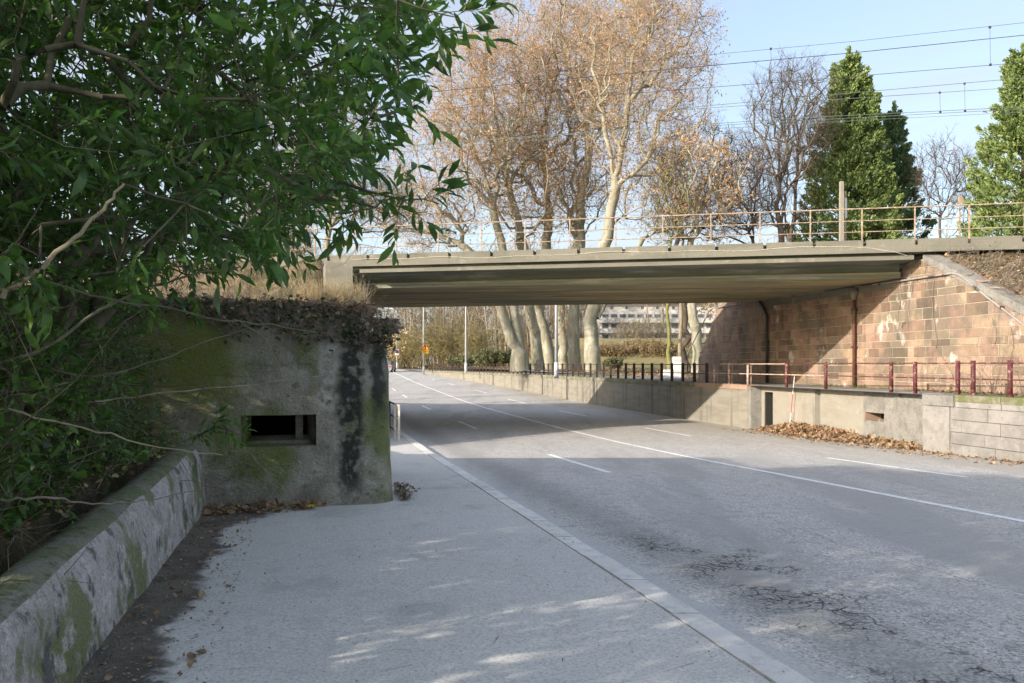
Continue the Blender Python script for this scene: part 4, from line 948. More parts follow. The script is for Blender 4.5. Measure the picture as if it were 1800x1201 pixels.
# templates
LEAF = np.array([(0, 0, 0), (.28, 0, -.02), (.62, 0, -.04), (1, 0, -.16), (.26, .11, .035), (.62, .14, .02), (.26, -.11, .035), (.62, -.14, .02)])
LF3 = np.array([(0, 1, 4), (2, 3, 5), (0, 6, 1), (2, 7, 3)]); LF4 = np.array([(1, 2, 5, 4), (6, 7, 2, 1)])
DRY = np.array([(0, 0, 0), (.45, .34, .12), (.5, 0, -.03), (.45, -.34, .14), (1, .05, .1), (.8, .3, .2), (.8, -.28, .05)])
DF = np.array([(0, 2, 1), (0, 3, 2), (2, 4, 5), (1, 2, 5), (2, 6, 4), (3, 6, 2)])
QUAD = np.array([(0, -.35, 0), (1, -.3, .1), (1, .35, -.05), (0, .3, .05)]); QF = np.array([(0, 1, 2, 3)])
def ell(n, c, r, rg, shell=.5):
    u = nrm(rg.normal(0, 1, (n, 3))); rad = rg.random(n)**(1/(3+shell*4)); return np.array(c)+u*rad[:, None]*np.array(r)
def tree(name, label, cat, trunk, crowns, n, bark, twig, leaf=None, forks=(), tip=.03, ex=2.3, trunk_r=.5, bf=.3, seed=1, tw=(4, 1.0, .014), sub=3, leafn=0, leafs=.14, group=None, up=0., k=8, crown_name='crown', updir=.4, subl=.55, jit=.1):
    rg = np.random.default_rng(seed); pts = np.concatenate([ell(int(n*w_), c, r, rg, .4) for c, r, w_ in crowns])
    N, Pa = grow(trunk, pts, bf, up, forks); nt_ = len(trunk); r0_, _m = radii(N, Pa, tip, ex, trunk_r)
    N, Pa = subdivide(N, Pa, .8, jit, rg); r, main = radii(N, Pa, tip, ex, trunk_r)
    hh = np.clip((N[:, 2]-trunk[0][2])/max(1, trunk[-1][2]-trunk[0][2]), 0, 1.2); big0 = r > trunk_r*.35
    r = np.where(big0, r*(1-.42*hh)*(1+.22*np.exp(-(N[:, 2]-trunk[0][2])/.8))*(1+.04*rg.normal(0, 1, len(r))), r)
    t = thing(name, label, cat, tuple(map(float, trunk[0])), group)
    big = conn(r > trunk_r*.26, Pa)
    parts = skel(N, Pa, r, main, k+2, big)
    # flare of the root
    link('trunk', npmesh('trunk', parts), bark, t, True)
    parts = skel(N, Pa, r, main, 5, ~big & (r > .06))+skel(N, Pa, r, main, 4, (r <= .06))
    tag(link('limbs', npmesh('limbs', parts), bark, t, True), kind='stuff')
    cand = np.where(r < .12)[0]; per = tw[0]
    idx = rg.choice(cand, int(len(cand)*per)); P0 = N[idx]; d = nrm(N[idx]-N[np.maximum(Pa[idx], 0)])+rg.normal(0, .75, (len(idx), 3)); d[:, 2] += updir
    Lg = tw[1]*rg.uniform(.5, 1.35, len(idx)); tp, sp_ = twigs(P0, d, Lg, np.full(len(idx), tw[2]), 3, .35, rg)
    allp = list(tp); tips = [sp_[-1]]
    if sub:
        i2 = np.repeat(np.arange(len(idx)), sub); f = rg.integers(1, 3, len(i2)); P1 = np.where((f == 1)[:, None], sp_[1][i2], sp_[2][i2]); d1 = nrm(sp_[3][i2]-sp_[1][i2])+rg.normal(0, .7, (len(i2), 3))
        tp, s2 = twigs(P1, d1, Lg[i2]*subl*rg.uniform(.6, 1.2, len(i2)), np.full(len(i2), tw[2]*.7), 1, .3, rg); allp += tp; tips.append(s2[-1])
    tag(link(crown_name, npmesh(crown_name, allp), twig, t, False), kind='stuff')
    if leafn:
        T = np.concatenate(tips); idx = rg.choice(len(T), leafn); D, Yx, Zx = axes(rg.normal(0, 1, (leafn, 3)), rg)
        tag(link('dry_leaves', npmesh('dry_leaves', instance(QUAD, [QF], T[idx], D, Yx, Zx, leafs*rg.uniform(.6, 1.3, leafn))), leaf, t), kind='stuff')
    return t
def C_(x, y, Y, rx, ry, rz=None):   # crown ellipsoid from pixels
    s = Y/F; return (PX(x, y, Y), (rx*s, (rz or rx*.8)*s, ry*s))
def path3(pp, Y): return [PX(x, y, Y+dy) for x, y, dy in pp]
PL = [
 ('trunk forking low into two, leftmost of the thick plane trees', 62, [(914, 652, 0), (914, 620, 0), (911, 590, 0), (905, 560, 0), (901, 530, 0), (893, 480, .4), (880, 420, .5), (865, 360, .5), (850, 300, .5)], [((795, 300), (115, 120), .6), ((750, 380), (85, 60), .4), ((840, 210), (95, 130), .4)], .75),
 ('plane tree whose trunk stands just right of the leftmost plane, mossy and leaning left', 64, [(946, 651, 0), (943, 610, 0), (936, 570, 0), (930, 530, 0), (925, 470, 0), (912, 400, 0), (895, 330, 0), (885, 250, 0)], [((870, 190), (110, 150), .8), ((930, 330), (90, 110), .3)], .55),
 ('plane tree with a bent trunk behind the lamp mast', 68, [(966, 650, 0), (960, 600, 0), (948, 560, 0), (945, 520, 0), (958, 450, 0), (965, 380, 0), (960, 300, 0), (950, 220, 0)], [((945, 150), (120, 170), .9), ((900, 320), (80, 80), .2)], .6),
 ('slender plane tree standing right of the lamp mast', 72, [(990, 649, 0), (990, 600, 0), (985, 560, 0), (988, 500, 0), (1015, 420, 0), (1018, 330, 0), (1010, 250, 0)], [((1010, 190), (110, 190), 1)], .5),
 ('plane tree with a knobbly pale trunk, second from the right of the thick ones', 66, [(1012, 651, 0), (1009, 610, 0), (1008, 560, 0), (1012, 500, 0), (1020, 430, 0), (1022, 350, 0), (1035, 260, 0), (1045, 150, 0)], [((1060, 70), (130, 170), .9), ((1000, 330), (80, 80), .2)], .58),
 ('rightmost thick plane tree, pale trunk leaning right above the bridge', 58, [(1042, 653, 0), (1040, 610, 0), (1037, 565, 0), (1048, 520, 0), (1058, 460, 0), (1070, 400, 0), (1082, 330, 0), (1092, 260, 0), (1105, 180, 0), (1115, 90, 0)], [((1130, 140), (125, 190), .9), ((1160, 330), (85, 90), .2), ((1180, 80), (75, 120), .2)], .62)]
FK = {0: [(2, [(922, 585, 0), (924, 550, 0), (922, 500, 0), (905, 430, 0)]), (1, [(899, 600, -.3), (889, 570, -.3), (879, 535, -.3), (855, 480, -.3), (810, 430, 0), (760, 410, 0)])], 1: [(3, [(905, 540, 0), (890, 500, 0), (860, 440, 0)])], 2: [(1, [(985, 585, 0), (992, 560, 0), (985, 520, 0), (975, 450, 0)])], 3: [(2, [(975, 540, 0), (960, 500, 0)])], 4: [(1, [(998, 590, 0), (990, 580, 0)]), (4, [(1000, 400, 0), (990, 300, 0)])], 5: [(2, [(1052, 558, 0), (1063, 535, 0), (1090, 480, 0), (1130, 420, 0)]), (6, [(1075, 280, 0), (1060, 200, 0), (1040, 120, 0)])]}
for i, (lab, Y, tp, cr, tr) in enumerate(PL):
    fk = [(a_, path3(b_, Y)) for a_, b_ in FK.get(i, [])]
    tree('plane_tree', lab, 'tree', path3(tp, Y), [(*C_(c[0], c[1], Y, e[0], e[1]), w_) for c, e, w_ in cr], 430, M['plane_bark'], M['plane_twig'], M['plane_leaf'], tip=.028, trunk_r=tr*.86, bf=.3, up=.35, jit=.06, seed=20+i, tw=(2.3 if i < 4 else 3.2, 1.5, .0105), sub=6, leafn=10000, leafs=.11, forks=fk, group='plane trees on the lawn beyond the bridge')
# forked second stem on the first tree reads through its neighbour: a pollard stub
DK = [
 ('tall dark bare tree with several upright stems left of the larger conifer', 56, [(1378, 660, 0), (1378, 560, 0), (1376, 480, 0), (1372, 400, 0), (1370, 330, 0), (1368, 250, 0)], [((1385, 220), (75, 110), 1), ((1340, 330), (50, 80), .3)], .28, 330),
 ('second dark bare tree close beside the tallest dark one, thinner stem', 60, [(1396, 660, 0), (1394, 540, 0), (1392, 440, 0), (1398, 350, 0), (1402, 260, 0)], [((1415, 200), (60, 90), 1), ((1400, 330), (50, 80), .3)], .22, 240),
 ('broad dark bare tree just right of the plane trees', 60, [(1210, 655, 0), (1205, 560, 0), (1195, 470, 0), (1190, 400, 0), (1200, 340, 0)], [((1230, 310), (90, 95), 1), ((1290, 350), (70, 60), .4)], .26, 330),
 ('low spreading dark bare tree behind the bridge railing, left of the upright dark ones', 64, [(1330, 650, 0), (1330, 540, 0), (1325, 440, 0), (1322, 380, 0)], [((1310, 330), (70, 80), 1), ((1270, 380), (60, 50), .4)], .22, 260),
 ('small bare tree with fine reddish twigs between the conifers', 60, [(1655, 660, 0), (1654, 540, 0), (1652, 440, 0), (1652, 380, 0)], [((1655, 320), (50, 75), 1), ((1700, 340), (30, 70), .3)], .15, 220)]
for i, (lab, Y, tp, cr, tr, n) in enumerate(DK):
    tree('bare_tree', lab, 'tree', path3(tp, Y), [(*C_(c[0], c[1], Y, e[0], e[1]), w_) for c, e, w_ in cr], n, M['dark_bark'], M['dark_bark'], tip=.022, trunk_r=tr, bf=.45, seed=50+i, tw=(2.0, 1.3, .013), sub=3, updir=.8, leafn=0, group='dark bare trees behind the bridge')
LTREES = []
LT = [
 ('pale bare tree with a forked trunk at the left end of the bridge', 44, [(572, 470, 0), (575, 440, 0), (580, 400, 0), (585, 360, 0), (590, 320, 0)], [((590, 270), (90, 110), 1), ((640, 350), (80, 50), .4)], .2, 330),
 ('pale bare tree half hidden by the laurel at the left end of the embankment', 48, [(470, 470, 0), (468, 420, 0), (462, 360, 0), (460, 300, 0)], [((470, 250), (110, 140), 1)], .22, 260),
 ('small pale bare tree leaning right beside the left end of the bridge railing', 50, [(582, 475, 0), (600, 440, 0), (620, 405, 0), (650, 385, 0)], [((665, 370), (70, 45), 1)], .13, 200)]
for i, (lab, Y, tp, cr, tr, n) in enumerate(LT):
    tp = [(tp[0][0]-3, 660, 0), (tp[0][0]-2, 560, 0)]+tp
    LTREES.append(tree('bare_tree', lab, 'tree', path3(tp, Y), [(*C_(c[0], c[1], Y, e[0], e[1]), w_) for c, e, w_ in cr], n, M['pale_bark'], M['pale_bark'], tip=.018, trunk_r=tr, bf=.35, seed=70+i, tw=(2.2, 1.1, .011), sub=3, group='pale bare trees on the left embankment'))
for i, (src, x, y, sc, lab) in enumerate(((1, -17, 62, 1.0, 'pale bare tree beyond the bridge on the left of the road, behind the railing end'), (0, -20, 72, 1.1, 'pale bare tree farther along the left roadside, behind the embankment trees'), (1, -24, 84, 1.15, 'pale bare tree on the left roadside before the far wood'), (0, -15.5, 53, .85, 'smaller pale bare tree close behind the left end of the bridge'), (1, -30, 99, 1.1, 'farthest pale bare tree along the left roadside'))):
    c = copy_tree(LTREES[src]); c.location = (x, y, .9); c.scale = (sc,)*3; c.rotation_euler = (0, 0, i*1.3); c['label'] = lab
# slim greenish trunks
for i, (x, lab, mt_) in enumerate(((1175, 'slim mossy green trunk by the white concrete block', 'green_trunk'), (1196, 'slim grey brown trunk just behind the mossy green one', 'pale_bark'))):
    Y = 50+2*i
    tree('slim_tree', lab, 'tree', path3([(x+2, 654, 0), (x-1, 620, 0), (x+1, 580, 0), (x, 530, 0), (x-3, 470, 0), (x+5, 420, 0)], Y), [(*C_(x, 350, Y, 55, 90), 1)], 180, M[mt_], M['dark_bark'], tip=.02, trunk_r=.13, bf=.4, seed=90+i, tw=(2, 1.1, .012), sub=3, updir=.7)
# pollarded stump-armed plane at the end of the sandstone wall
tree('plane_tree', 'gnarled pale tree with a knobbly arm just behind the end of the sandstone wall', 'tree', path3([(1226, 655, 0), (1228, 620, 0), (1225, 585, 0), (1218, 560, 0), (1216, 535, 0), (1212, 480, 0), (1215, 420, 0)], 52), [(*C_(1235, 330, 52, 80, 100), .8), (*C_(1240, 545, 52, 14, 14), .05)], 220, M['plane_bark'], M['plane_twig'], M['plane_leaf'], tip=.025, trunk_r=.38, seed=97, tw=(2, 1.2, .014), sub=3, leafn=1500, leafs=.16)

# ---- far wood: one mass of thin trees
def wood():
    rg = np.random.default_rng(5); parts = []; tparts = []
    n = 620; X = rg.uniform(-60, 70, n); Yp = rg.uniform(130, 180, n); pxx = 900+F*X/Yp; kp = (pxx < 1048) | (pxx > 1262) | (rg.random(n) < .08); X = X[kp]; Yp = Yp[kp]; n = len(X)
    H = rg.uniform(13, 21, n); P0 = np.stack([X, Yp, np.full(n, 1.3)+np.where(X > 0, 1.5, 0)], 1); D = np.stack([rg.normal(0, .06, n), rg.normal(0, .06, n), np.ones(n)], 1)
    tp, pts = twigs(P0, D, H, rg.uniform(.1, .22, n), 4, .12, rg, 5); parts += tp
    for lev, (mul, Lf, r, spread) in enumerate(((9, .32, .05, .9),)):
        i = np.repeat(np.arange(n), mul); f = rg.integers(0, 4, len(i)); w_ = rg.random(len(i))[:, None]; A = np.stack(pts)
        P1 = A[f, i]*(1-w_)+A[f+1, i]*w_; P1 = P1[:]; d = rg.normal(0, spread, (len(i), 3)); d[:, 2] = np.abs(d[:, 2])+.5
        tp, p2 = twigs(P1, d, H[i]*Lf*rg.uniform(.5, 1.1, len(i)), np.full(len(i), r), 2, .4, rg); parts += tp
        j = np.repeat(np.arange(len(i)), 9); w_ = rg.random(len(j))[:, None]; A2 = np.stack(p2); f = rg.integers(0, 2, len(j)); P2 = A2[f, j]*(1-w_)+A2[f+1, j]*w_; d = rg.normal(0, .8, (len(j), 3)); d[:, 2] += .5
        tp, p3 = twigs(P2, d, rg.uniform(1.2, 3.0, len(j)), np.full(len(j), .045), 1, .3, rg); parts += tp
    o = link('far_wood', npmesh('far_wood', parts), M['wood_haze']); tag(o, 'dense brown winter wood filling the distance under the bridge', 'wood', kind='stuff')
wood()
# ---- bare shrubs in the distance
def shrub(x, y0, Y, wpx, hpx, n, mt_, label, seed, leafm=None, leafn=0, name='bare_shrub', ls=.3, r=.03, group=None):
    rg = np.random.default_rng(seed); s = Y/F; b = PX(x, y0, Y); n1 = n
    P0 = b+np.stack([rg.normal(0, wpx*s*.22, n1), rg.normal(0, wpx*s*.18, n1), np.zeros(n1)], 1)
    D = np.stack([rg.normal(0, .35, n1), rg.normal(0, .35, n1), np.ones(n1)], 1)+ (P0-b)*np.array([.35, .35, 0])/(wpx*s*.5)
    tp, pts = twigs(P0, D, hpx*s*rg.uniform(.6, 1.05, n1), np.full(n1, r), 4, .3, rg)
    parts = list(tp); A = np.stack(pts); i = np.repeat(np.arange(n1), 14); f = rg.integers(1, 4, len(i)); w_ = rg.random(len(i))[:, None]
    P1 = A[f, i]*(1-w_)+A[f+1, i]*w_; d = nrm(D[i])*1.2+rg.normal(0, .8, (len(i), 3)); tp, p2 = twigs(P1, d, hpx*s*.28*rg.uniform(.4, 1.2, len(i)), np.full(len(i), r*.5), 2, .35, rg); parts += tp
    A2 = np.stack(p2); i = np.repeat(np.arange(len(i)), 3); d = rg.normal(0, 1, (len(i), 3)); d[:, 2] += .5; tp, p3 = twigs(A2[1, i], d, hpx*s*.12*rg.uniform(.4, 1.2, len(i)), np.full(len(i), r*.35), 1, .3, rg); parts += tp
    t = thing(name, label, 'shrub', tuple(b), group)
    link('branches', npmesh('branches', parts), mt_, t)
    if leafn:
        T = np.concatenate([p2[-1], p3[-1], p2[1]]); k = rg.choice(len(T), leafn); T = T[k]+rg.normal(0, .08, (leafn, 3)); D, Yx, Zx = axes(rg.normal(0, 1, (leafn, 3)), rg)
        link('leaves', npmesh('leaves', instance(QUAD, [QF], T, D, Yx, Zx, ls*rg.uniform(.5, 1.2, leafn))), leafm, t)
    return t
shrub(790, 646, 110, 90, 100, 60, M['olive_twig'], 'large olive bare shrub left of the second lamp mast', 1, r=.05)
shrub(735, 645, 118, 60, 70, 40, M['olive_twig'], 'olive bare shrub behind the yellow warning sign', 2, r=.05)
shrub(700, 644, 128, 60, 60, 40, M['olive_twig'], 'yellowish shrub behind the round blue sign', 3, M['straw'], 2500, r=.05, ls=.35)
shrub(845, 645, 106, 50, 80, 40, M['olive_twig'], 'bare brownish shrub between the second lamp mast and the plane trees', 4, r=.05)
shrub(870, 645, 88, 60, 26, 60, M['olive_twig'], 'low evergreen shrub left of the plane trunks', 5, M['shrub'], 16000, name='evergreen_shrub', ls=.17)
shrub(815, 645, 90, 40, 18, 40, M['olive_twig'], 'small green shrub near the foot of the second lamp mast', 6, M['shrub'], 7000, name='evergreen_shrub', ls=.16)
shrub(1080, 648, 80, 22, 16, 30, M['dark_bark'], 'small dark evergreen bush right of the plane trunks', 7, M['shrub'], 4000, name='evergreen_shrub', ls=.15)
for i, (x, Y, w_, h, lab) in enumerate(((1080, 90, 60, 34, 'russet leaved bush on the bank nearest the plane trunks'), (1120, 92, 70, 42, 'russet bush in the middle of the bank before the white building'), (1155, 90, 70, 38, 'russet bush on the bank left of the slim mossy trunk'), (1215, 94, 70, 40, 'russet bush on the bank behind the gnarled tree'), (960, 96, 80, 36, 'russet bush seen between the plane trunks'))):
    shrub(x, 640, Y, w_, h, 60, M['olive_twig'], lab, 10+i, M['russet'], 6500, ls=.12, r=.045, group='russet bushes on the bank')
shrub(1110, 612, 110, 60, 50, 50, M['pale_bark'], 'bare grey bush screening the white building', 19, r=.04)
shrub(1150, 612, 112, 60, 60, 50, M['pale_bark'], 'second bare grey bush screening the white building, left of the slim trunks', 21, r=.04)

# ---- conifers
def conifer(label, base, H, Rb, mt_, n, seed, fs=.5, lean=0):
    rg = np.random.default_rng(seed); t = thing('conifer', label, 'tree', tuple(map(float, base)))
    b = np.array(base); MB().tube([tuple(b), tuple(b+np.array([0, 0, H*.5])), tuple(b+np.array([lean, 0, H*.95]))], [Rb*.09, Rb*.06, .04], 8).build('trunk', M['dark_bark'], t)
    # boughs: tips on an irregular cone, foliage sprays along the outer part of each
    nb = n//120; u = rg.random(nb)**.8; h = u*H*.985+.01*H; ang = rg.random(nb)*2*np.pi
    lump = 1+.15*np.sin(ang*3+h*.9+seed)+.12*np.sin(ang*5-h*1.7)+rg.normal(0, .17, nb)
    rad = Rb*(1-np.clip(h/H, 0, 1)**2.2)*lump*(1-.1*(h/H))+.1
    tip_ = b+np.stack([rad*np.cos(ang)+lean*h/H, rad*np.sin(ang), h*.97], 1)
    st = b+np.stack([lean*h/H+0*h, 0*h, h-rad*.55], 1); st[:, 2] = np.maximum(st[:, 2], b[2]+.2)
    parts = []; tp, _ = twigs(st, tip_-st, np.linalg.norm(tip_-st, axis=1), np.full(nb, .035), 2, .05, rg); link('boughs', npmesh('boughs', tp), M['dark_bark'], t)
    m_ = 120; i = np.repeat(np.arange(nb), m_); a_ = rg.random(len(i)); outw = np.stack([np.cos(ang), np.sin(ang), 0*ang], 1)
    dirp = nrm(outw*.75+np.array([0, 0, .75])+rg.normal(0, .22, (nb, 3))); Lp = Rb*(.24+.3*rg.random(nb))*(.45+.55*(1-h/H))
    p0 = st*.22+tip_*.78; p = p0[i]+dirp[i]*(Lp[i]*a_)[:, None]+rg.normal(0, 1, (len(i), 3))*(.26*Lp[i]*(1.05-a_))[:, None]
    fill = rg.random(len(i)) < .22; w_ = rg.random(len(i))[:, None]; p = np.where(fill[:, None], st[i]*(1-w_)+tip_[i]*w_+rg.normal(0, .08*Rb, (len(i), 3))*(1-h[i]/H)[:, None], p)
    d = dirp[i]+rg.normal(0, .4, (len(i), 3))
    nl = 260; al = rg.random(nl); p = np.concatenate([p, b+np.stack([lean+rg.normal(0, .22, nl)*(1-al), rg.normal(0, .22, nl)*(1-al), H*(.93+.09*al)], 1)]); d = np.concatenate([d, rg.normal(0, .45, (nl, 3))+np.array([0, 0, 1.2])]); i = np.zeros(len(p), int)
    FR = np.array([(0, 0, 0), (.35, .22, .05), (.42, .07, 0), (.75, .2, .1), (1, 0, .12), (.72, -.2, 0), (.42, -.08, -.02), (.3, -.24, .06)]); FF = np.array([(0, 2, 1), (0, 6, 2), (0, 7, 6), (2, 4, 3), (6, 4, 2), (6, 5, 4)])
    D, Yx, Zx = axes(d, rg); link('foliage', npmesh('foliage', instance(FR, [FF], p, D, Yx, Zx, fs*rg.uniform(.6, 1.25, len(i)))), mt_, t)
def cb_(x, Y): return PX(x, HZ, Y)*np.array([1, 1, 0])+np.array([0, 0, 1.3])
conifer('tall bright green conifer with a pointed top behind the middle of the railing', cb_(1492, 62), (640-98)*62/1440+.7, 4.2, M['conifer'], 64000, 3, .31)
conifer('shorter darker green conifer tucked behind the right side of the tall one', cb_(1572, 66), (640-192)*66/1440+.7, 2.9, M['conifer2'], 36000, 4, .3)
conifer('wide green conifer cut off by the right edge of the picture', cb_(1800, 56), (640-92)*56/1440+.7, 4.2, M['conifer'], 64000, 5, .31)
conifer('small secondary conifer spire on the right shoulder of the tall conifer', cb_(1530, 61), (640-148)*61/1440+.7, 2.2, M['conifer'], 22000, 6, .3)

# ------------------------------------------------------------------ overhead wires
def wire(label, pts, qoff, r, mt_, drop=()):
    out = []
    for x, y in pts:
        k = (x-900)/F
        # plan line q = qoff
        # (k*Y-12)*.205+(Y-25)*.979=qoff
        Yp = (qoff+12*.205+25*.979)/(k*.205+.979); out.append(PX(x, y, Yp))
    # extend both ways, hanging from masts outside the picture
    a = out[0]+(out[0]-out[1])/np.linalg.norm(out[0]-out[1])*30; b = out[-1]+(out[-1]-out[-2])/np.linalg.norm(out[-1]-out[-2])*26
    t = thing('overhead_wire', label, 'wire', tuple(map(float, out[0])), 'overhead railway wires')
    P = [a]+out+[b]; MB().tube([tuple(p) for p in P], r*.58, 4).build('wire', mt_, t)
    return t, out
wire('uppermost thin wire across the sky at the top right', [(700, 150), (1200, 101), (1500, 73), (1800, 40)], 3.2, .012, M['wire_dark'])
wire('thick dark feeder wire second from the top', [(713, 166), (1220, 118), (1500, 93), (1800, 62)], 1.2, .02, M['wire_dark'])
t, o_ = wire('dark wire third from the top crossing the tip of the tall conifer', [(767, 193), (1167, 160), (1467, 137), (1800, 110)], 3.2, .016, M['wire_dark'])
wire('pale green wire crossing the plane crowns, fourth from the top', [(700, 225), (933, 208), (1200, 190), (1447, 168), (1800, 137)], 7.5, .02, M['wire'])
wire('pale green wire just below the fourth one', [(740, 228), (967, 210), (1200, 193), (1433, 177.5), (1800, 153)], 7.8, .018, M['wire'])
wire('pale contact wire, upper of the lowest bundle', [(713, 256), (933, 239.5), (1200, 221), (1433, 206), (1800, 188)], 7.5, .02, M['wire'])
wire('pale contact wire, middle of the lowest bundle', [(713, 258), (933, 241), (1200, 224), (1433, 211), (1800, 191.5)], 7.8, .018, M['wire'])
wire('pale contact wire, lowest of all', [(760, 262), (933, 247), (1200, 230), (1433, 216), (1800, 197)], 8.2, .014, M['wire'])
for x, y0, y1, q, lab in ((1740, 48, 114, 3.2, 'long dropper hanging between the upper wires at the right'), (1355, 86, 145, 3.2, 'long dropper between the upper wires above the dark bare tree'), (1652, 163, 197, 7.5, 'short dropper of the lower wires, left of the pair'), (1695.5, 147, 195, 7.6, 'short dropper of the lower wires, right of the pair')):
    k = (x-900)/F; Yp = (q+12*.205+25*.979)/(k*.205+.979)
    t = thing('wire_dropper', lab, 'wire', tuple(map(float, PX(x, y1, Yp))))
    a, b = PX(x, y0, Yp), PX(x+1, y1, Yp); MB().tube([tuple(a), tuple(b)], .01, 4).build('dropper', M['wire_dark'], t)
    for p in (a, b): MB().box(tuple(p), (.07, .05, .07)).build('clip', M['wire_dark'], t)

# ------------------------------------------------------------------ laurel, left
def inpoly(x, y, poly):
    c = np.zeros(len(x), bool); n = len(poly); j = n-1
    for i in range(n):
        xi, yi = poly[i]; xj, yj = poly[j]
        m = ((yi > y) != (yj > y)) & (x < (xj-xi)*(y-yi)/((yj-yi)+1e-12)+xi); c ^= m; j = i
    return c
def laurel(name, label, roots, pts, seed, tipn, leafs, trunk_r, leaf_per, bf=.3, twl=.42, up=.2, droop=.0, matl='laurel', bias=(.35, -.1, -.05), sub_max=.35):
    rg = np.random.default_rng(seed); t = thing(name, label, 'shrub', tuple(map(float, roots[0][0])))
    pts = np.array(pts); near = np.argmin(np.stack([np.linalg.norm(pts-np.mean(r, 0), axis=1)+rg.normal(0, .5, len(pts)) for r in roots]), 0)
    st = []; tw = []; P0l = []; Dl = []
    for ri, rt in enumerate(roots):
        pp = pts[near == ri]
        if len(pp) < 4: continue
        N, Pa = grow(rt, pp, bf, up); N, Pa = subdivide(N, Pa, sub_max, .14, rg); r, main = radii(N, Pa, .0048, 2.0, trunk_r)
        bg_ = conn(r > .018, Pa); st = skel(N, Pa, r, main, 7, bg_)
        if st: link('stem', npmesh('stem', st), M['laurel_twig'], t, True)
        tw += skel(N, Pa, r, main, 4, ~bg_)
        c = np.where(r < .014)[0]; idx = rg.choice(c, int(len(pp)*tipn)); P0l.append(N[idx]); Dl.append(nrm(N[idx]-N[np.maximum(Pa[idx], 0)]))
    P0 = np.concatenate(P0l); d = np.concatenate(Dl)*.9+rg.normal(0, .65, (len(P0), 3))+np.array(bias); n = len(P0)
    L_ = twl*rg.uniform(.5, 1.3, n); tp, ps = twigs(P0, d, L_, np.full(n, .0035), 4, .3, rg); tw += tp
    tag(link('twigs', npmesh('twigs', tw), M['laurel_twig'], t), kind='stuff')
    A = np.stack(ps); i = np.repeat(np.arange(n), leaf_per); k = np.tile(np.arange(leaf_per), n); f = (k+.6)/leaf_per; f = .2+.8*f; fi = np.minimum((f*4).astype(int), 3); w_ = (f*4-fi)[:, None]
    p = A[fi, i]*(1-w_)+A[fi+1, i]*w_; ax = nrm(A[fi+1, i]-A[fi, i]); side = rg.normal(0, 1, (len(i), 3)); side = nrm(side-ax*(side*ax).sum(1, keepdims=True))
    dd = ax*(.45+f[:, None]*.5)+side*.8; dd[:, 2] -= .18+droop
    D, Yx, Zx = axes(dd, rg, 1.6); lf = leafs*rg.uniform(.55, 1.2, len(i))
    keep = rg.random(len(i)) < .92
    link('leaves', npmesh('leaves', instance(LEAF, [LF3, LF4], p[keep], D[keep], Yx[keep], Zx[keep], lf[keep])), M[matl], t, True)['kind'] = 'stuff'
    return t
def canopy_pts(poly, n, Yr, rg, dens=None, cond=None):
    out = []
    xs = [p[0] for p in poly]; ysx = [p[1] for p in poly]
    while len(out) < n:
        m = 4000; x = rg.uniform(min(xs), max(xs), m); y = rg.uniform(min(ysx), max(ysx), m); Yd = Yr[0]+(Yr[1]-Yr[0])*rg.random(m)
        ok = inpoly(x, y, poly); X = (x-900)*Yd/F; Z = EYE+(HZ-y)*Yd/F
        w = (Yd/Yr[1])**2; ok &= rg.random(m) < w
        ok &= (Z < 7.2); hgt = Z+.3; hx = X+2.28*hgt; hy = Yd+1.44*hgt
        ok &= hy < np.interp(hx, [-2, 5, 7.5, 13], [19.0, 19.6, 17.0, 12.5])
        h2 = Z-3.1; ok &= ~((X+2.28*h2 > -6) & (X+2.28*h2 < -1.2) & (Yd+1.44*h2 > 12.3) & (h2 > 0))
        if cond is not None: ok &= cond(X, Yd, Z)
        for a in np.where(ok)[0]: out.append((X[a], Yd[a], Z[a]))
    return np.array(out[:n])
rgl = np.random.default_rng(77)
polyA = [(-700, -900), (650, -900), (690, -300), (700, -60), (725, 20), (725, 80), (712, 140), (670, 180), (655, 240), (605, 290), (575, 325), (545, 360), (515, 385), (490, 410), (420, 440), (330, 440), (220, 480), (60, 500), (-700, 520)]
cA = canopy_pts(polyA, 2400, (4.3, 10.4), rgl, cond=lambda X, Y, Z: (X < -.6) & (X > -9) & (Z > 1.9))
def stem(pp): return [np.array(p, float) for p in pp]
rootsA = [stem([(-3.9, 6.2, .9), (-3.85, 6.25, 1.5), (-3.6, 6.3, 2.2), (-3.3, 6.3, 2.9), (-2.9, 6.3, 3.6)]),
          stem([(-4.4, 7.2, .95), (-4.2, 7.2, 1.6), (-3.7, 7.3, 2.4), (-3.1, 7.4, 3.1), (-2.5, 7.5, 3.9)]),
          stem([(-4.8, 6.6, .95), (-4.9, 6.6, 1.9), (-5.0, 6.5, 2.9), (-4.9, 6.4, 4.0)]),
          stem([(-4.2, 5.0, .95), (-4.1, 5.0, 1.8), (-3.8, 4.9, 2.7), (-3.2, 4.8, 3.5)]),
          stem([(-5.3, 8.6, 1.0), (-5.1, 8.7, 2.0), (-4.7, 8.8, 3.0), (-4.2, 8.9, 4.1)])]
laurel('laurel_tree', 'great dark green laurel overhanging the low wall and bunker, upper left', rootsA, cA, 3, 2.35, .155, .085, 9, bf=.22)
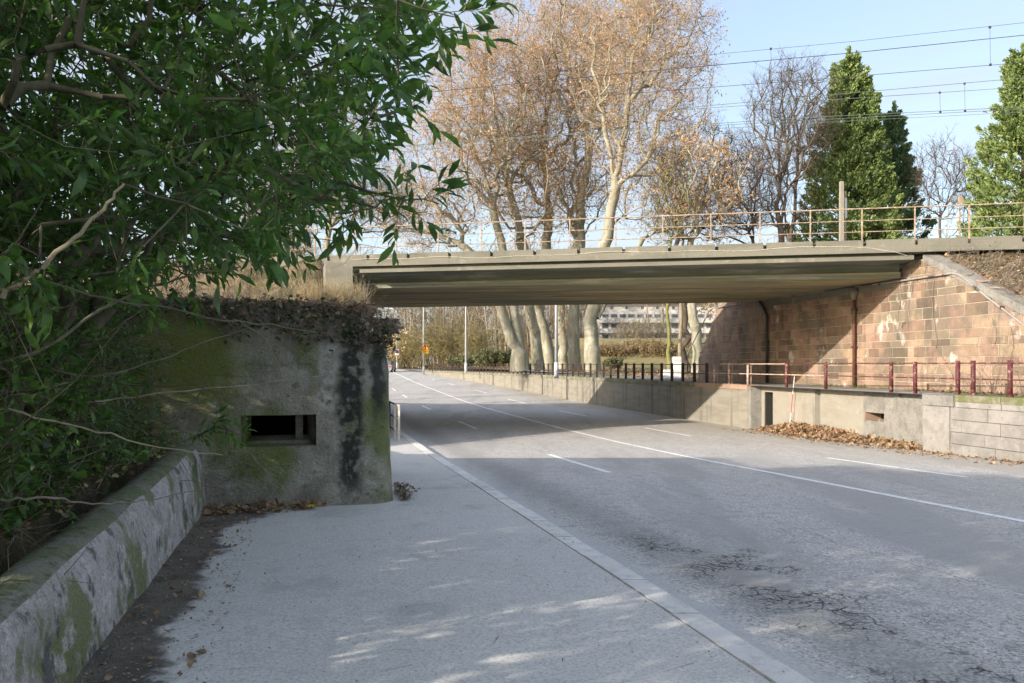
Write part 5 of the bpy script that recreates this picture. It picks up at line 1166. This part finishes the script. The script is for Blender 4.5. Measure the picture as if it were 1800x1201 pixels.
# the reaching lower right sprays
def spray_pts(lst, Y): return [PX(x, y, Y+dy) for x, y, dy in lst]
sprayA = np.array(spray_pts([(560, 300, 0), (600, 320, .1), (640, 335, 0), (680, 345, .2), (710, 352, 0), (745, 350, .1), (770, 358, 0), (620, 355, .3), (660, 365, .2), (700, 370, 0), (600, 290, .3), (640, 300, -.1), (560, 350, .2), (590, 375, 0), (625, 372, .1)], 5.0)+
    spray_pts([(640, 210, 0), (670, 205, 0), (700, 195, .1), (725, 188, 0), (745, 178, 0), (690, 160, .2), (700, 120, 0)], 4.8)+
    spray_pts([(700, 0, 0), (740, 15, 0), (775, 25, 0), (800, 30, 0), (815, 20, 0), (760, -20, 0), (800, -40, 0), (830, -10, 0)], 4.4)+
    spray_pts([(480, 420, 0), (500, 440, .1), (515, 425, 0), (530, 445, 0), (460, 430, .2), (440, 440, 0)], 6.2)+
    spray_pts([(330, 470, 0), (360, 480, .1), (300, 500, 0), (400, 460, .2)], 7.5))
laurel('laurel_branch', 'long laurel sprays reaching right in front of the bridge and sky', [stem([(-3.55, 6.0, 2.2), (-2.8, 5.8, 2.7), (-2.2, 5.5, 3.05), (-1.6, 5.2, 3.25)])], sprayA, 8, 1.3, .15, .022, 9, bf=.15, twl=.3)
# lower shrub behind the low wall
polyB = [(-120, 520), (300, 545), (330, 600), (330, 690), (380, 740), (395, 785), (340, 800), (200, 850), (60, 900), (-120, 940)]
cB = canopy_pts(polyB, 620, (4.2, 9.8), rgl, cond=lambda X, Y, Z: (X < -2.95-.2547*(Y-4.89)) & (Z > 1.1))
rootsB = [stem([(-4.6, 7.6, .95), (-4.5, 7.6, 1.3), (-4.4, 7.6, 1.7)]), stem([(-4.0, 6.2, .95), (-4.0, 6.2, 1.25), (-3.95, 6.1, 1.6)]), stem([(-5.3, 9.2, 1.0), (-5.1, 9.1, 1.4), (-4.9, 9.0, 1.9)])]
laurel('laurel_shrub', 'lower leafy laurel suckers behind the low wall, left of the bunker', rootsB, cB, 12, 1.9, .12, .035, 8, bf=.3, twl=.32)
sB = np.array(spray_pts([(380, 750, 0), (400, 755, 0), (415, 760, .1), (360, 760, 0), (340, 770, .2), (395, 770, 0), (420, 765, 0), (300, 780, 0)], 8.6))
laurel('laurel_branch', 'pale leaved laurel tuft hanging by the left edge of the embrasure', [stem([(-4.7, 8.7, 1.0), (-4.3, 8.7, 1.15), (-3.8, 8.65, 1.25)])], sB, 15, 3, .12, .012, 9, bf=.2, twl=.22)
# shrubs behind the camera's left that shade the carriageway
def hedge(label, c, rad, n, seed, ls):
    rg = np.random.default_rng(seed); pts = ell(n, c, rad, rg, .2); hg = pts[:, 2]+.3; pts = pts[pts[:, 1]+1.44*hg < np.interp(pts[:, 0]+2.28*hg, [-2, 5, 7.5, 13], [19.0, 19.6, 17.0, 12.5])]
    base = np.array([c[0], c[1], .95])
    return laurel('laurel_shrub', label, [stem([base, base+[0, 0, .8], base+[0, 0, 1.6]])], pts, seed, 3.4, ls, .08, 10, bf=.3, twl=.6, sub_max=.8)
h1 = hedge('tall laurel further back along the low wall, outside the left edge', (-6.2, 1.2, 3.5), (2.4, 3.4, 3.0), 680, 31, .22)
for i, (x, y, sc, lab) in enumerate(((.2, -4.3, 1.0, 'laurel behind the camera position, next in the row along the low wall'), (-.4, -9.2, 1.15, 'laurel farthest back in the row along the low wall'))):
    c = copy_tree(h1); c.location = (h1.location.x+x, h1.location.y+y, h1.location.z-.1*i); c.rotation_euler = (0, 0, 0); c.scale = (sc,)*3; c['label'] = lab
c = copy_tree(h1); c.location = (h1.location.x-1.7, h1.location.y+3.9, h1.location.z-.1); c['label'] = 'unseen laurel added to block sun gaps beside the great one, outside the left edge'  # added out of view to stop sun leaking onto the pavement
# whips: long bare shoots
def whips():
    rg = np.random.default_rng(6)
    defs = [([(0, 518, 5.2), (60, 480, 5.2), (130, 420, 5.2), (180, 370, 5.2), (218, 323, 5.2)], .014, 'whip', 'pale sunlit arching shoot at the far left of the laurel'),
            ([(0, 640, 6), (80, 610, 6), (200, 530, 6.2), (310, 490, 6.4), (420, 470, 6.8)], .012, 'laurel_twig', 'long straight greenish shoot crossing the lower laurel'),
            ([(20, 470, 6), (160, 520, 6.3), (300, 545, 6.8), (450, 570, 7.4), (560, 585, 8)], .008, 'laurel_twig', 'thin grey shoot reaching over the top of the bunker face'),
            ([(0, 690, 6), (150, 705, 6.6), (300, 690, 7.4), (450, 675, 8.4), (600, 655, 9.6)], .009, 'bramble', 'long dark bramble stem crossing the bunker face'),
            ([(0, 880, 5), (80, 875, 5.2), (160, 885, 5.6), (250, 880, 6.4), (360, 858, 8)], .009, 'bramble', 'bare stem lying over the top of the low wall'),
            ([(0, 600, 7), (130, 660, 7.2), (260, 640, 7.6), (360, 600, 8), (430, 580, 8.4)], .009, 'laurel_twig', 'crooked brown shoot left of the bunker'),
            ([(0, 720, 6.4), (120, 745, 6.6), (250, 780, 7), (390, 800, 8)], .008, 'whip', 'tan shoot hanging low over the low wall end'),
            ([(410, 560, 9.8), (470, 600, 9.9), (500, 680, 10.1), (505, 720, 10.2)], .006, 'whip', 'thin tan runner hanging down the bunker face above the embrasure'),
            ([(450, 560, 9.9), (540, 640, 10.2), (545, 700, 10.3)], .005, 'bramble', 'thin dark runner hanging beside the pale runner on the bunker face'),
            ([(430, 790, 10.1), (470, 830, 10.2), (530, 890, 10.4)], .007, 'bramble', 'thin stick leaning on the bunker wall below the embrasure')]
    for di, (pts, r, m, lab) in enumerate(defs):
        ks = .76 if di in (0, 1, 2, 5, 6) else 1
        P = [PX(x, y, Y*ks) for x, y, Y in pts]; Q = []
        for i in range(len(P)-1):
            for t in np.linspace(0, 1, 6)[:-1]:
                p0, p1, p2, p3 = P[max(i-1, 0)], P[i], P[i+1], P[min(i+2, len(P)-1)]
                Q.append(.5*((2*p1)+(-p0+p2)*t+(2*p0-5*p1+4*p2-p3)*t*t+(-p0+3*p1-3*p2+p3)*t**3)+rg.normal(0, .006, 3))
        Q.append(P[-1]); n = len(Q); o = MB().tube([tuple(q) for q in Q], [r*(1-.6*i/n) for i in range(n)], 6).build('bare_shoot', M[m]); tag(o, lab, 'branch')
whips()
# tangle of bare twigs in the lower left
def tangle(name, label, mt_, n, samp, L0, L1, r, seed, dirb=(0, 0, 0), sub=0, cat='undergrowth', curv=.5):
    rg = np.random.default_rng(seed); P0 = samp(n, rg); d = rg.normal(0, 1, (n, 3))*np.array([1, 1, .6])+np.array(dirb)
    tp, ps = twigs(P0, d, rg.uniform(L0, L1, n), r*rg.uniform(.6, 1.3, n), 4, curv, rg); parts = list(tp)
    if sub:
        i = np.repeat(np.arange(n), sub); A = np.stack(ps); f = rg.integers(1, 4, len(i)); d = rg.normal(0, 1, (len(i), 3)); tp, _ = twigs(A[f, i], d, rg.uniform(L0, L1, len(i))*.4, np.full(len(i), r*.6), 2, .4, rg); parts += tp
    o = link(name, npmesh(name, parts), mt_); tag(o, label, cat, kind='stuff'); return o, np.concatenate(ps[1:])
def s_poly(poly, Yr, cond):
    return lambda n, rg: canopy_pts(poly, n, Yr, rg, cond=cond)
tangle('bare_twigs', 'tangle of thin bare twigs between the laurel stems, lower left', M['laurel_twig'], 420, s_poly(polyB, (4.6, 9.6), lambda X, Y, Z: (X < -2.9-.2547*(Y-4.89)) & (Z > 1.0)), .5, 1.8, .006, 3, (.5, 0, .45), 3)
tangle('bare_twigs', 'pale dead twigs threading the upper laurel', M['whip'], 130, s_poly(polyA, (4, 8.5), lambda X, Y, Z: (X < -1.2) & (Z > 1.9) & (X > -7)), .5, 1.7, .005, 4, (.6, -.1, .35), 2)

# scatter of fallen leaves etc
def leaves_on(name, label, P, size, mt_, seed, flat=1.2, lift=.01, tmpl='dry', kind='stuff', cat='leaves'):
    rg = np.random.default_rng(seed); n = len(P); d = rg.normal(0, 1, (n, 3)); d[:, 2] *= .35; D, Yx, Zx = axes(d, rg, flat*2)
    T, Fs = (DRY, [DF]) if tmpl == 'dry' else (QUAD, [QF])
    o = link(name, npmesh(name, instance(T, Fs, P+np.array([0, 0, lift]), D, Yx, Zx, size*rg.uniform(.5, 1.3, n))), mt_); return tag(o, label, cat, kind=kind)
rg = np.random.default_rng(101)
# heap in the casemate recess
def heap():
    n = 5200; u = rg.random(n); Yp = 21.4+u*8.5; o = rg.random(n)**.9
    ht = np.interp(Yp, [21.4, 22.5, 24, 25.8, 28, 29.6, 30], [.1, .13, .16, .36, .4, .12, .02])
    wd = np.interp(Yp, [21.4, 23, 26, 28, 30], [.4, .5, .78, .72, .3])
    X = np.array([Rx(y) for y in Yp])+OF-o*wd-.02
    prof = (1-o)**1.2; Z = np.array([zr(y) for y in Yp])+ht*prof*rg.random(n)**.25
    # solid mound underneath
    us = np.linspace(21.42, 30.0, 50); os_ = np.linspace(0, 1, 9)
    def fn(y, oo):
        h = np.interp(y, [21.4, 22.5, 24, 25.8, 28, 29.6, 30], [.1, .13, .16, .36, .4, .12, .02]); w_ = np.interp(y, [21.4, 23, 26, 28, 30], [.4, .5, .78, .72, .3])
        return (Rx(y)+OF-oo*w_-.01, y, zr(y)-.02+h*(1-oo)**1.2+.04*nz3(y*3, oo*3, 0))
    t = thing('leaf_heap', 'heap of fallen brown leaves at the foot of the casemate', 'leaves', (Rx(26), 26, -.3))
    grid('heap_core', us, os_, fn, M['leaflit'], parent=t)
    P = np.stack([X, Yp, Z], 1); d = rg.normal(0, 1, (n, 3)); d[:, 2] *= .5; D, Yx, Zx = axes(d, rg, 1.2)
    o = link('loose_leaves', npmesh('loose_leaves', instance(DRY, [DF], P+np.array([0, 0, .015]), D, Yx, Zx, .115*rg.uniform(.35, 1.45, n))), M['dryleaf'], t); tag(o, kind='stuff')
heap()
# thin trail of leaves at the wall foot and scattered on road
n = 1000; Yp = rg.uniform(12, 30, n); P = np.stack([np.array([Rx(y) for y in Yp])-rg.random(n)**2.5*1.1-.05, Yp, np.array([zr(y) for y in Yp])], 1)
leaves_on('leaf_trail', 'thin trail of fallen leaves along the foot of the right hand wall', P, .1, M['dryleaf'], 1)
# corner by the bunker: leaves
n = 260; u = rg.random(n); X = -4.05+u*1.5; Yp = np.array([yface(x) for x in X])-.06-rg.random(n)**1.6*(.35+.3*(1-u)); P = np.stack([X, Yp, np.array([zr(y)+.125 for y in Yp])+rg.random(n)*.04], 1)
leaves_on('fallen_leaves', 'curled brown leaves gathered in the corner between bunker and low wall', P, .1, M['dryleaf'], 2)
n = 70; Yp = rg.uniform(4.2, 10.4, n); P = np.stack([lw_x(Yp)+.04+rg.random(n)*.6, Yp, np.array([zr(y)+.122 for y in Yp])], 1)
leaves_on('fallen_leaves', 'sparse pale leaves lying on the dark dirt beside the low wall', P, .065, M['dryleaf'], 3)
n = 900; Yp = rg.uniform(3.5, 10.6, n); P = np.stack([lw_x(Yp)+.02+rg.random(n)**1.3*.7, Yp, np.array([zr(y)+.121 for y in Yp])], 1)
leaves_on('dirt_crumbs', 'small crumbs and bits on the dirt beside the low wall', P, .02, M['bramble'], 4, tmpl='q')
n = 420; Yp = rg.uniform(4.5, 14, n); X = np.array([Kx(y) for y in Yp])-rg.random(n)*3.4-.1; P = np.stack([X, Yp, np.array([zr(y)+.119 for y in Yp])], 1)
leaves_on('pavement_crumbs', 'tiny dark crumbs scattered over the pavement', P, .012, M['bramble'], 5, tmpl='q')
# twigs lying on pavement
def fallen(n, rg):
    Yp = rg.uniform(4.6, 11, n); X = np.array([Kx(y) for y in Yp])-.4-rg.random(n)*3.3; return np.stack([X, Yp, np.array([zr(y)+.123 for y in Yp])], 1)
P0 = fallen(34, rg); d = rg.normal(0, 1, (34, 3))*np.array([1, .5, 0]); tp, _ = twigs(P0, d, rg.uniform(.1, .35, 34), np.full(34, .0025), 3, .12, rg)
for V, _f in tp: V[:, 2] = np.clip(V[:, 2], .0, None)*0+np.interp(V[:, 1], [4, 6, 10, 15], [zr(4), zr(6), zr(10), zr(15)])+.12
tag(link('fallen_twigs', npmesh('fallen_twigs', tp), M['bramble']), 'thin twigs scattered flat on the pavement', 'twigs', kind='stuff')
# yellow wrapper + pale leaf
pw = PX(543, 900, 10.75); z = zr(10.75)+.135
o = MB().add([(pw[0]-.085, 10.72, z), (pw[0]+.08, 10.74, z+.012), (pw[0]+.085, 10.83, z+.03), (pw[0]-.05, 10.85, z+.022), (pw[0], 10.78, z+.034)], [(0, 1, 4), (1, 2, 4), (2, 3, 4), (3, 0, 4)]).build('wrapper', M['litter_yellow']); tag(o, 'bright yellow scrap of litter at the foot of the bunker', 'litter')

# bunker roof vegetation -------------------------------------------------
def roof_s(n, rg):
    X = rg.uniform(-6.5, -2.05, n); o = rg.random(n); Y0 = np.array([yface(x) for x in X]); Z = 2.84-.05*rg.random(n); Yp = Y0+.35+o*1.2
    return np.stack([X, Yp, Z], 1)
def edge_s(n, rg):    # over the rounded front edge and the right corner
    out = []
    for _ in range(n):
        if rg.random() < .8:
            x = -1.7-rg.random()**1.5*3.9; a = rg.random(); z = 2.84-a**1.7*.62*max(.12, .35+.65*min(1, max(0, (x+4.6)/2.4))+.55*nz3(x*2.3, 0, 0)); k = max(0, (z-2.1)/.76); ins = .028*z+.55*(1-math.sqrt(max(0, 1-k*k)))
            kc = corner(x); out.append((x, yface(x)+ins-.06+kc*.34*max(0, (z-1.9)/.94)**2, z-kc*.3*max(0, (z-1.9)/.94)**3))
        else:
            y = 11.3+rg.random()**1.3*4; z = 2.84-rg.random()*.75; k = max(0, (z-2.1)/.76); ins = .028*z+.55*(1-math.sqrt(max(0, 1-k*k))); out.append((-1.66-.232*(y-11.3)-ins-.34*max(0, (z-1.9)/.94)**2, y, z-.3*max(0, (z-1.9)/.94)**3))
    return np.array(out)
tangle('bramble_tangle', 'mat of dead bramble stems overhanging the front edge of the bunker roof', M['bramble'], 1250, edge_s, .12, .42, .005, 21, (0, -.25, -.15), 3, curv=.7)
tangle('bramble_tangle', 'dry bramble stems lying across the bunker roof', M['bramble'], 500, roof_s, .2, .6, .006, 22, (0, -.1, .1), 2, curv=.6)
P = np.concatenate([edge_s(700, rg), roof_s(3000, rg)]); P += rg.normal(0, .03, P.shape)
leaves_on('dead_leaves', 'dead brown leaves caught in the brambles on the bunker roof', P, .075, M['dryleaf'], 23, flat=.4)
P = edge_s(1600, rg)+rg.normal(0, .05, (1600, 3))+np.array([0, -.02, 0])
leaves_on('ivy', 'small dark ivy leaves trailing over the bunker edge', P, .055, M['ivy'], 24, flat=.1, tmpl='q', cat='ivy')
# foot weeds at the bunker's right corner
P = np.stack([-1.55+rg.normal(0, .08, 300)-.0, 11.45+rg.random(300)*1.2, np.full(300, .1)+rg.random(300)**3*.07], 1); P[:, 0] = -1.5-.232*(P[:, 1]-11.3)+np.abs(rg.normal(0, .09, 300))
leaves_on('weeds', 'weeds and debris at the foot of the bunker corner on the pavement', P, .05, M['bramble'], 25, tmpl='q', cat='weeds')
def tuft(name, label, mt_, P0, L_, r, seed, up=1.4, spread=.35):
    rg = np.random.default_rng(seed); n = len(P0); d = rg.normal(0, spread, (n, 3)); d[:, 2] = up; tp, _ = twigs(P0, d, L_*rg.uniform(.5, 1.2, n), np.full(n, r), 3, .45, rg, 3)
    return tag(link(name, npmesh(name, tp), mt_), label, 'grass', kind='stuff')
# straw clump beside pilaster
n = 1500; X = rg.uniform(-7.4, -4.8, n); Yp = rg.uniform(19, 24.5, n)
n2 = 1500; xp = rg.uniform(525, 640, n2); Yc = rg.uniform(12.6, 15, n2); X = (xp-900)*Yc/F; Z = np.full(n2, 2.87)
tuft('dry_grass', 'clump of tall straw coloured grass on the bunker roof before the pilaster', M['straw'], np.stack([X, Yc, Z-.02], 1), .55, .006, 31)
n2 = 2600; xp = rg.uniform(330, 640, n2); Yc = rg.uniform(22, 27.5, n2); X = (xp-900)*Yc/F; Z = np.array([hl(a, b) for a, b in zip(X, Yc)])
tuft('dry_grass', 'short dry grass along the top of the left embankment', M['straw'], np.stack([X, Yc, Z-.02], 1), .22, .006, 32, 1., .5)
n2 = 1800; xp = rg.uniform(330, 600, n2); Yc = rg.uniform(21, 26, n2); X = (xp-900)*Yc/F; Z = np.array([hl(a, b) for a, b in zip(X, Yc)])
tuft('green_grass', 'short green grass tufts on the left embankment', M['greengrass'], np.stack([X, Yc, Z-.02], 1), .16, .007, 33, 1., .6)
n2 = 5200; Yc = np.where(rg.random(n2) < .5, rg.uniform(12.2, 15.2, n2), rg.uniform(21.5, 26, n2)); xp = rg.uniform(300, 640, n2); X = (xp-900)*Yc/F; Z = np.array([hl(a, b) for a, b in zip(X, Yc)])
leaves_on('dead_leaves', 'brown leaf litter covering the left embankment', np.stack([X, Yc, Z], 1), .1, M['dryleaf'], 34)
def bank_s(n, rg):
    Yc = np.where(rg.random(n) < .3, rg.uniform(12.5, 15.1, n), rg.uniform(21.5, 25.5, n)); xp = rg.uniform(300, 600, n); X = (xp-900)*Yc/F; return np.stack([X, Yc, np.array([hl(a, b) for a, b in zip(X, Yc)])], 1)
tangle('bramble_tangle', 'low bramble stems over the left embankment slope', M['bramble'], 900, bank_s, .3, .9, .008, 35, (0, 0, .3), 2)
# soil bed litter behind the low wall
n = 4200; Yp = rg.uniform(2.5, 9.8, n); X = lw_x(Yp)-.35-rg.random(n)**.8*2.4; P = np.stack([X, Yp, np.array([hl(a, b) for a, b in zip(X, Yp)])+rg.random(n)*.05], 1)
leaves_on('leaf_litter', 'brown leaf litter and bits on the soil behind the low wall', P, .075, M['dryleaf'], 36)
def bed_s(n, rg):
    Yp = rg.uniform(3, 9.6, n); X = lw_x(Yp)-.25-rg.random(n)*2.0; return np.stack([X, Yp, np.array([hl(a, b) for a, b in zip(X, Yp)])+.06], 1)
tangle('fallen_sticks', 'fallen sticks and prunings on the soil behind the low wall', M['laurel_twig'], 420, bed_s, .4, 1.2, .007, 37, (.1, .2, .08), 2, curv=.25, cat='sticks')
def gc(n, rg):
    Yp = rg.uniform(4, 9.5, n); X = lw_x(Yp)-.5-rg.random(n)*2.2; return np.stack([X, Yp, np.array([hl(a, b) for a, b in zip(X, Yp)])+rg.random(n)*.5], 1)
leaves_on('ground_cover', 'small green ground cover leaves under the laurel', gc(5200, rg), .075, M['laurel'], 38, flat=.7, tmpl='q', cat='ground cover')
# right embankment brambles and leaves
def rb_s(n, rg):
    t = rg.uniform(-9, -.3, n); q = -1.2-rg.random(n)*4.6; P = np.array([bpt(a, b, 0) for a, b in zip(t, q)]); P[:, 0] = np.maximum(P[:, 0], np.array([Wx(y) for y in P[:, 1]])+.35)
    P[:, 2] = [hr(a, b) for a, b in zip(P[:, 0], P[:, 1])]; return P
tangle('bramble_tangle', 'red brown bramble stems over the railway bank above the sandstone wall', M['bramble'], 1500, rb_s, .3, 1.0, .008, 41, (0, -.2, .5), 3)
leaves_on('dead_leaves', 'russet leaves over the railway bank above the sandstone wall', rb_s(5200, rg)+np.abs(rg.normal(0, .07, (5200, 3))), .1, M['dryleaf'], 42, flat=.5)
n2 = 900; P = rb_s(n2, rg); tuft('dry_grass', 'dry grass on the railway bank above the sandstone wall', M['straw'], P, .3, .006, 43, 1., .5)
# creepers on the sandstone wall: thin hanging stems
cr = thing('creeper', 'bare creeper stems hanging down the sunlit sandstone wall', 'creeper', W_px(1600, 600))
rg2 = np.random.default_rng(5)
for k, (x, y0, y1) in enumerate(((1582, 492, 575), (1603, 490, 560), (1632, 455, 500), (1645, 490, 612), (1600, 430, 520), (1750, 560, 612), (1780, 575, 650), (1590, 560, 578))):
    P = []
    for t in np.linspace(0, 1, 12): P.append(W_px(x+4*math.sin(t*5+k)+rg2.normal(0, .8), y0+(y1-y0)*t, o=.05))
    MB().tube(P, .008, 4).build('stem', M['bramble'], cr)
# weeds at the foot of sandstone wall
n2 = 900; Yc = 19+rg.random(n2)*12; X = np.array([Wx(y) for y in Yc])-.05-rg.random(n2)**2*.4; keep = np.array([nz3(y*1.1, 0, 0) > .0 for y in Yc]); P = np.stack([X, Yc, np.full(n2, ZP+.01)], 1)[keep]
tuft('green_grass', 'green weeds along the foot of the sandstone wall', M['greengrass'], P, .13, .006, 51, 1., .6)
n2 = 500; Yc = 15+rg.random(n2)*9; X = np.array([Wx(y) for y in Yc])-.05-rg.random(n2)*.5; leaves_on('dead_leaves', 'fallen leaves at the foot of the sandstone wall by the right edge', np.stack([X, Yc, np.full(n2, ZP+.02)], 1), .1, M['dryleaf'], 52)
n2 = 700; Yc = 14+rg.random(n2)*7; X = np.array([Rx(y) for y in Yc])+.02+rg.random(n2)**1.5*.35; tuft('green_grass', 'moss and short grass on the coping of the grey block wall', M['greengrass'], np.stack([X, Yc, np.full(n2, ZP+.03)], 1), .05, .005, 53, 1., .7)
def thin_s(n, rg):
    Yc = 18+rg.random(n)*4; X = np.array([Wx(y) for y in Yc])-.1-rg.random(n)*.5; return np.stack([X, Yc, np.full(n, ZP)], 1)
tangle('bare_twigs', 'thin upright bare shoots in front of the sandstone wall at the right edge', M['bramble'], 36, thin_s, .8, 2.0, .008, 54, (0, 0, 2.5), 3, curv=.2)
# lawn: grass tufts + fallen leaves under plane trees
n2 = 6000; Yc = rg.uniform(42, 84, n2); X = np.array([Rx(y)+3.4 for y in Yc])+rg.random(n2)*22
leaves_on('dead_leaves', 'fallen leaves on the lawn under the plane trees', np.stack([X, Yc, np.array([hr(a, b) for a, b in zip(X, Yc)])], 1), .16, M['dryleaf'], 61, tmpl='q')
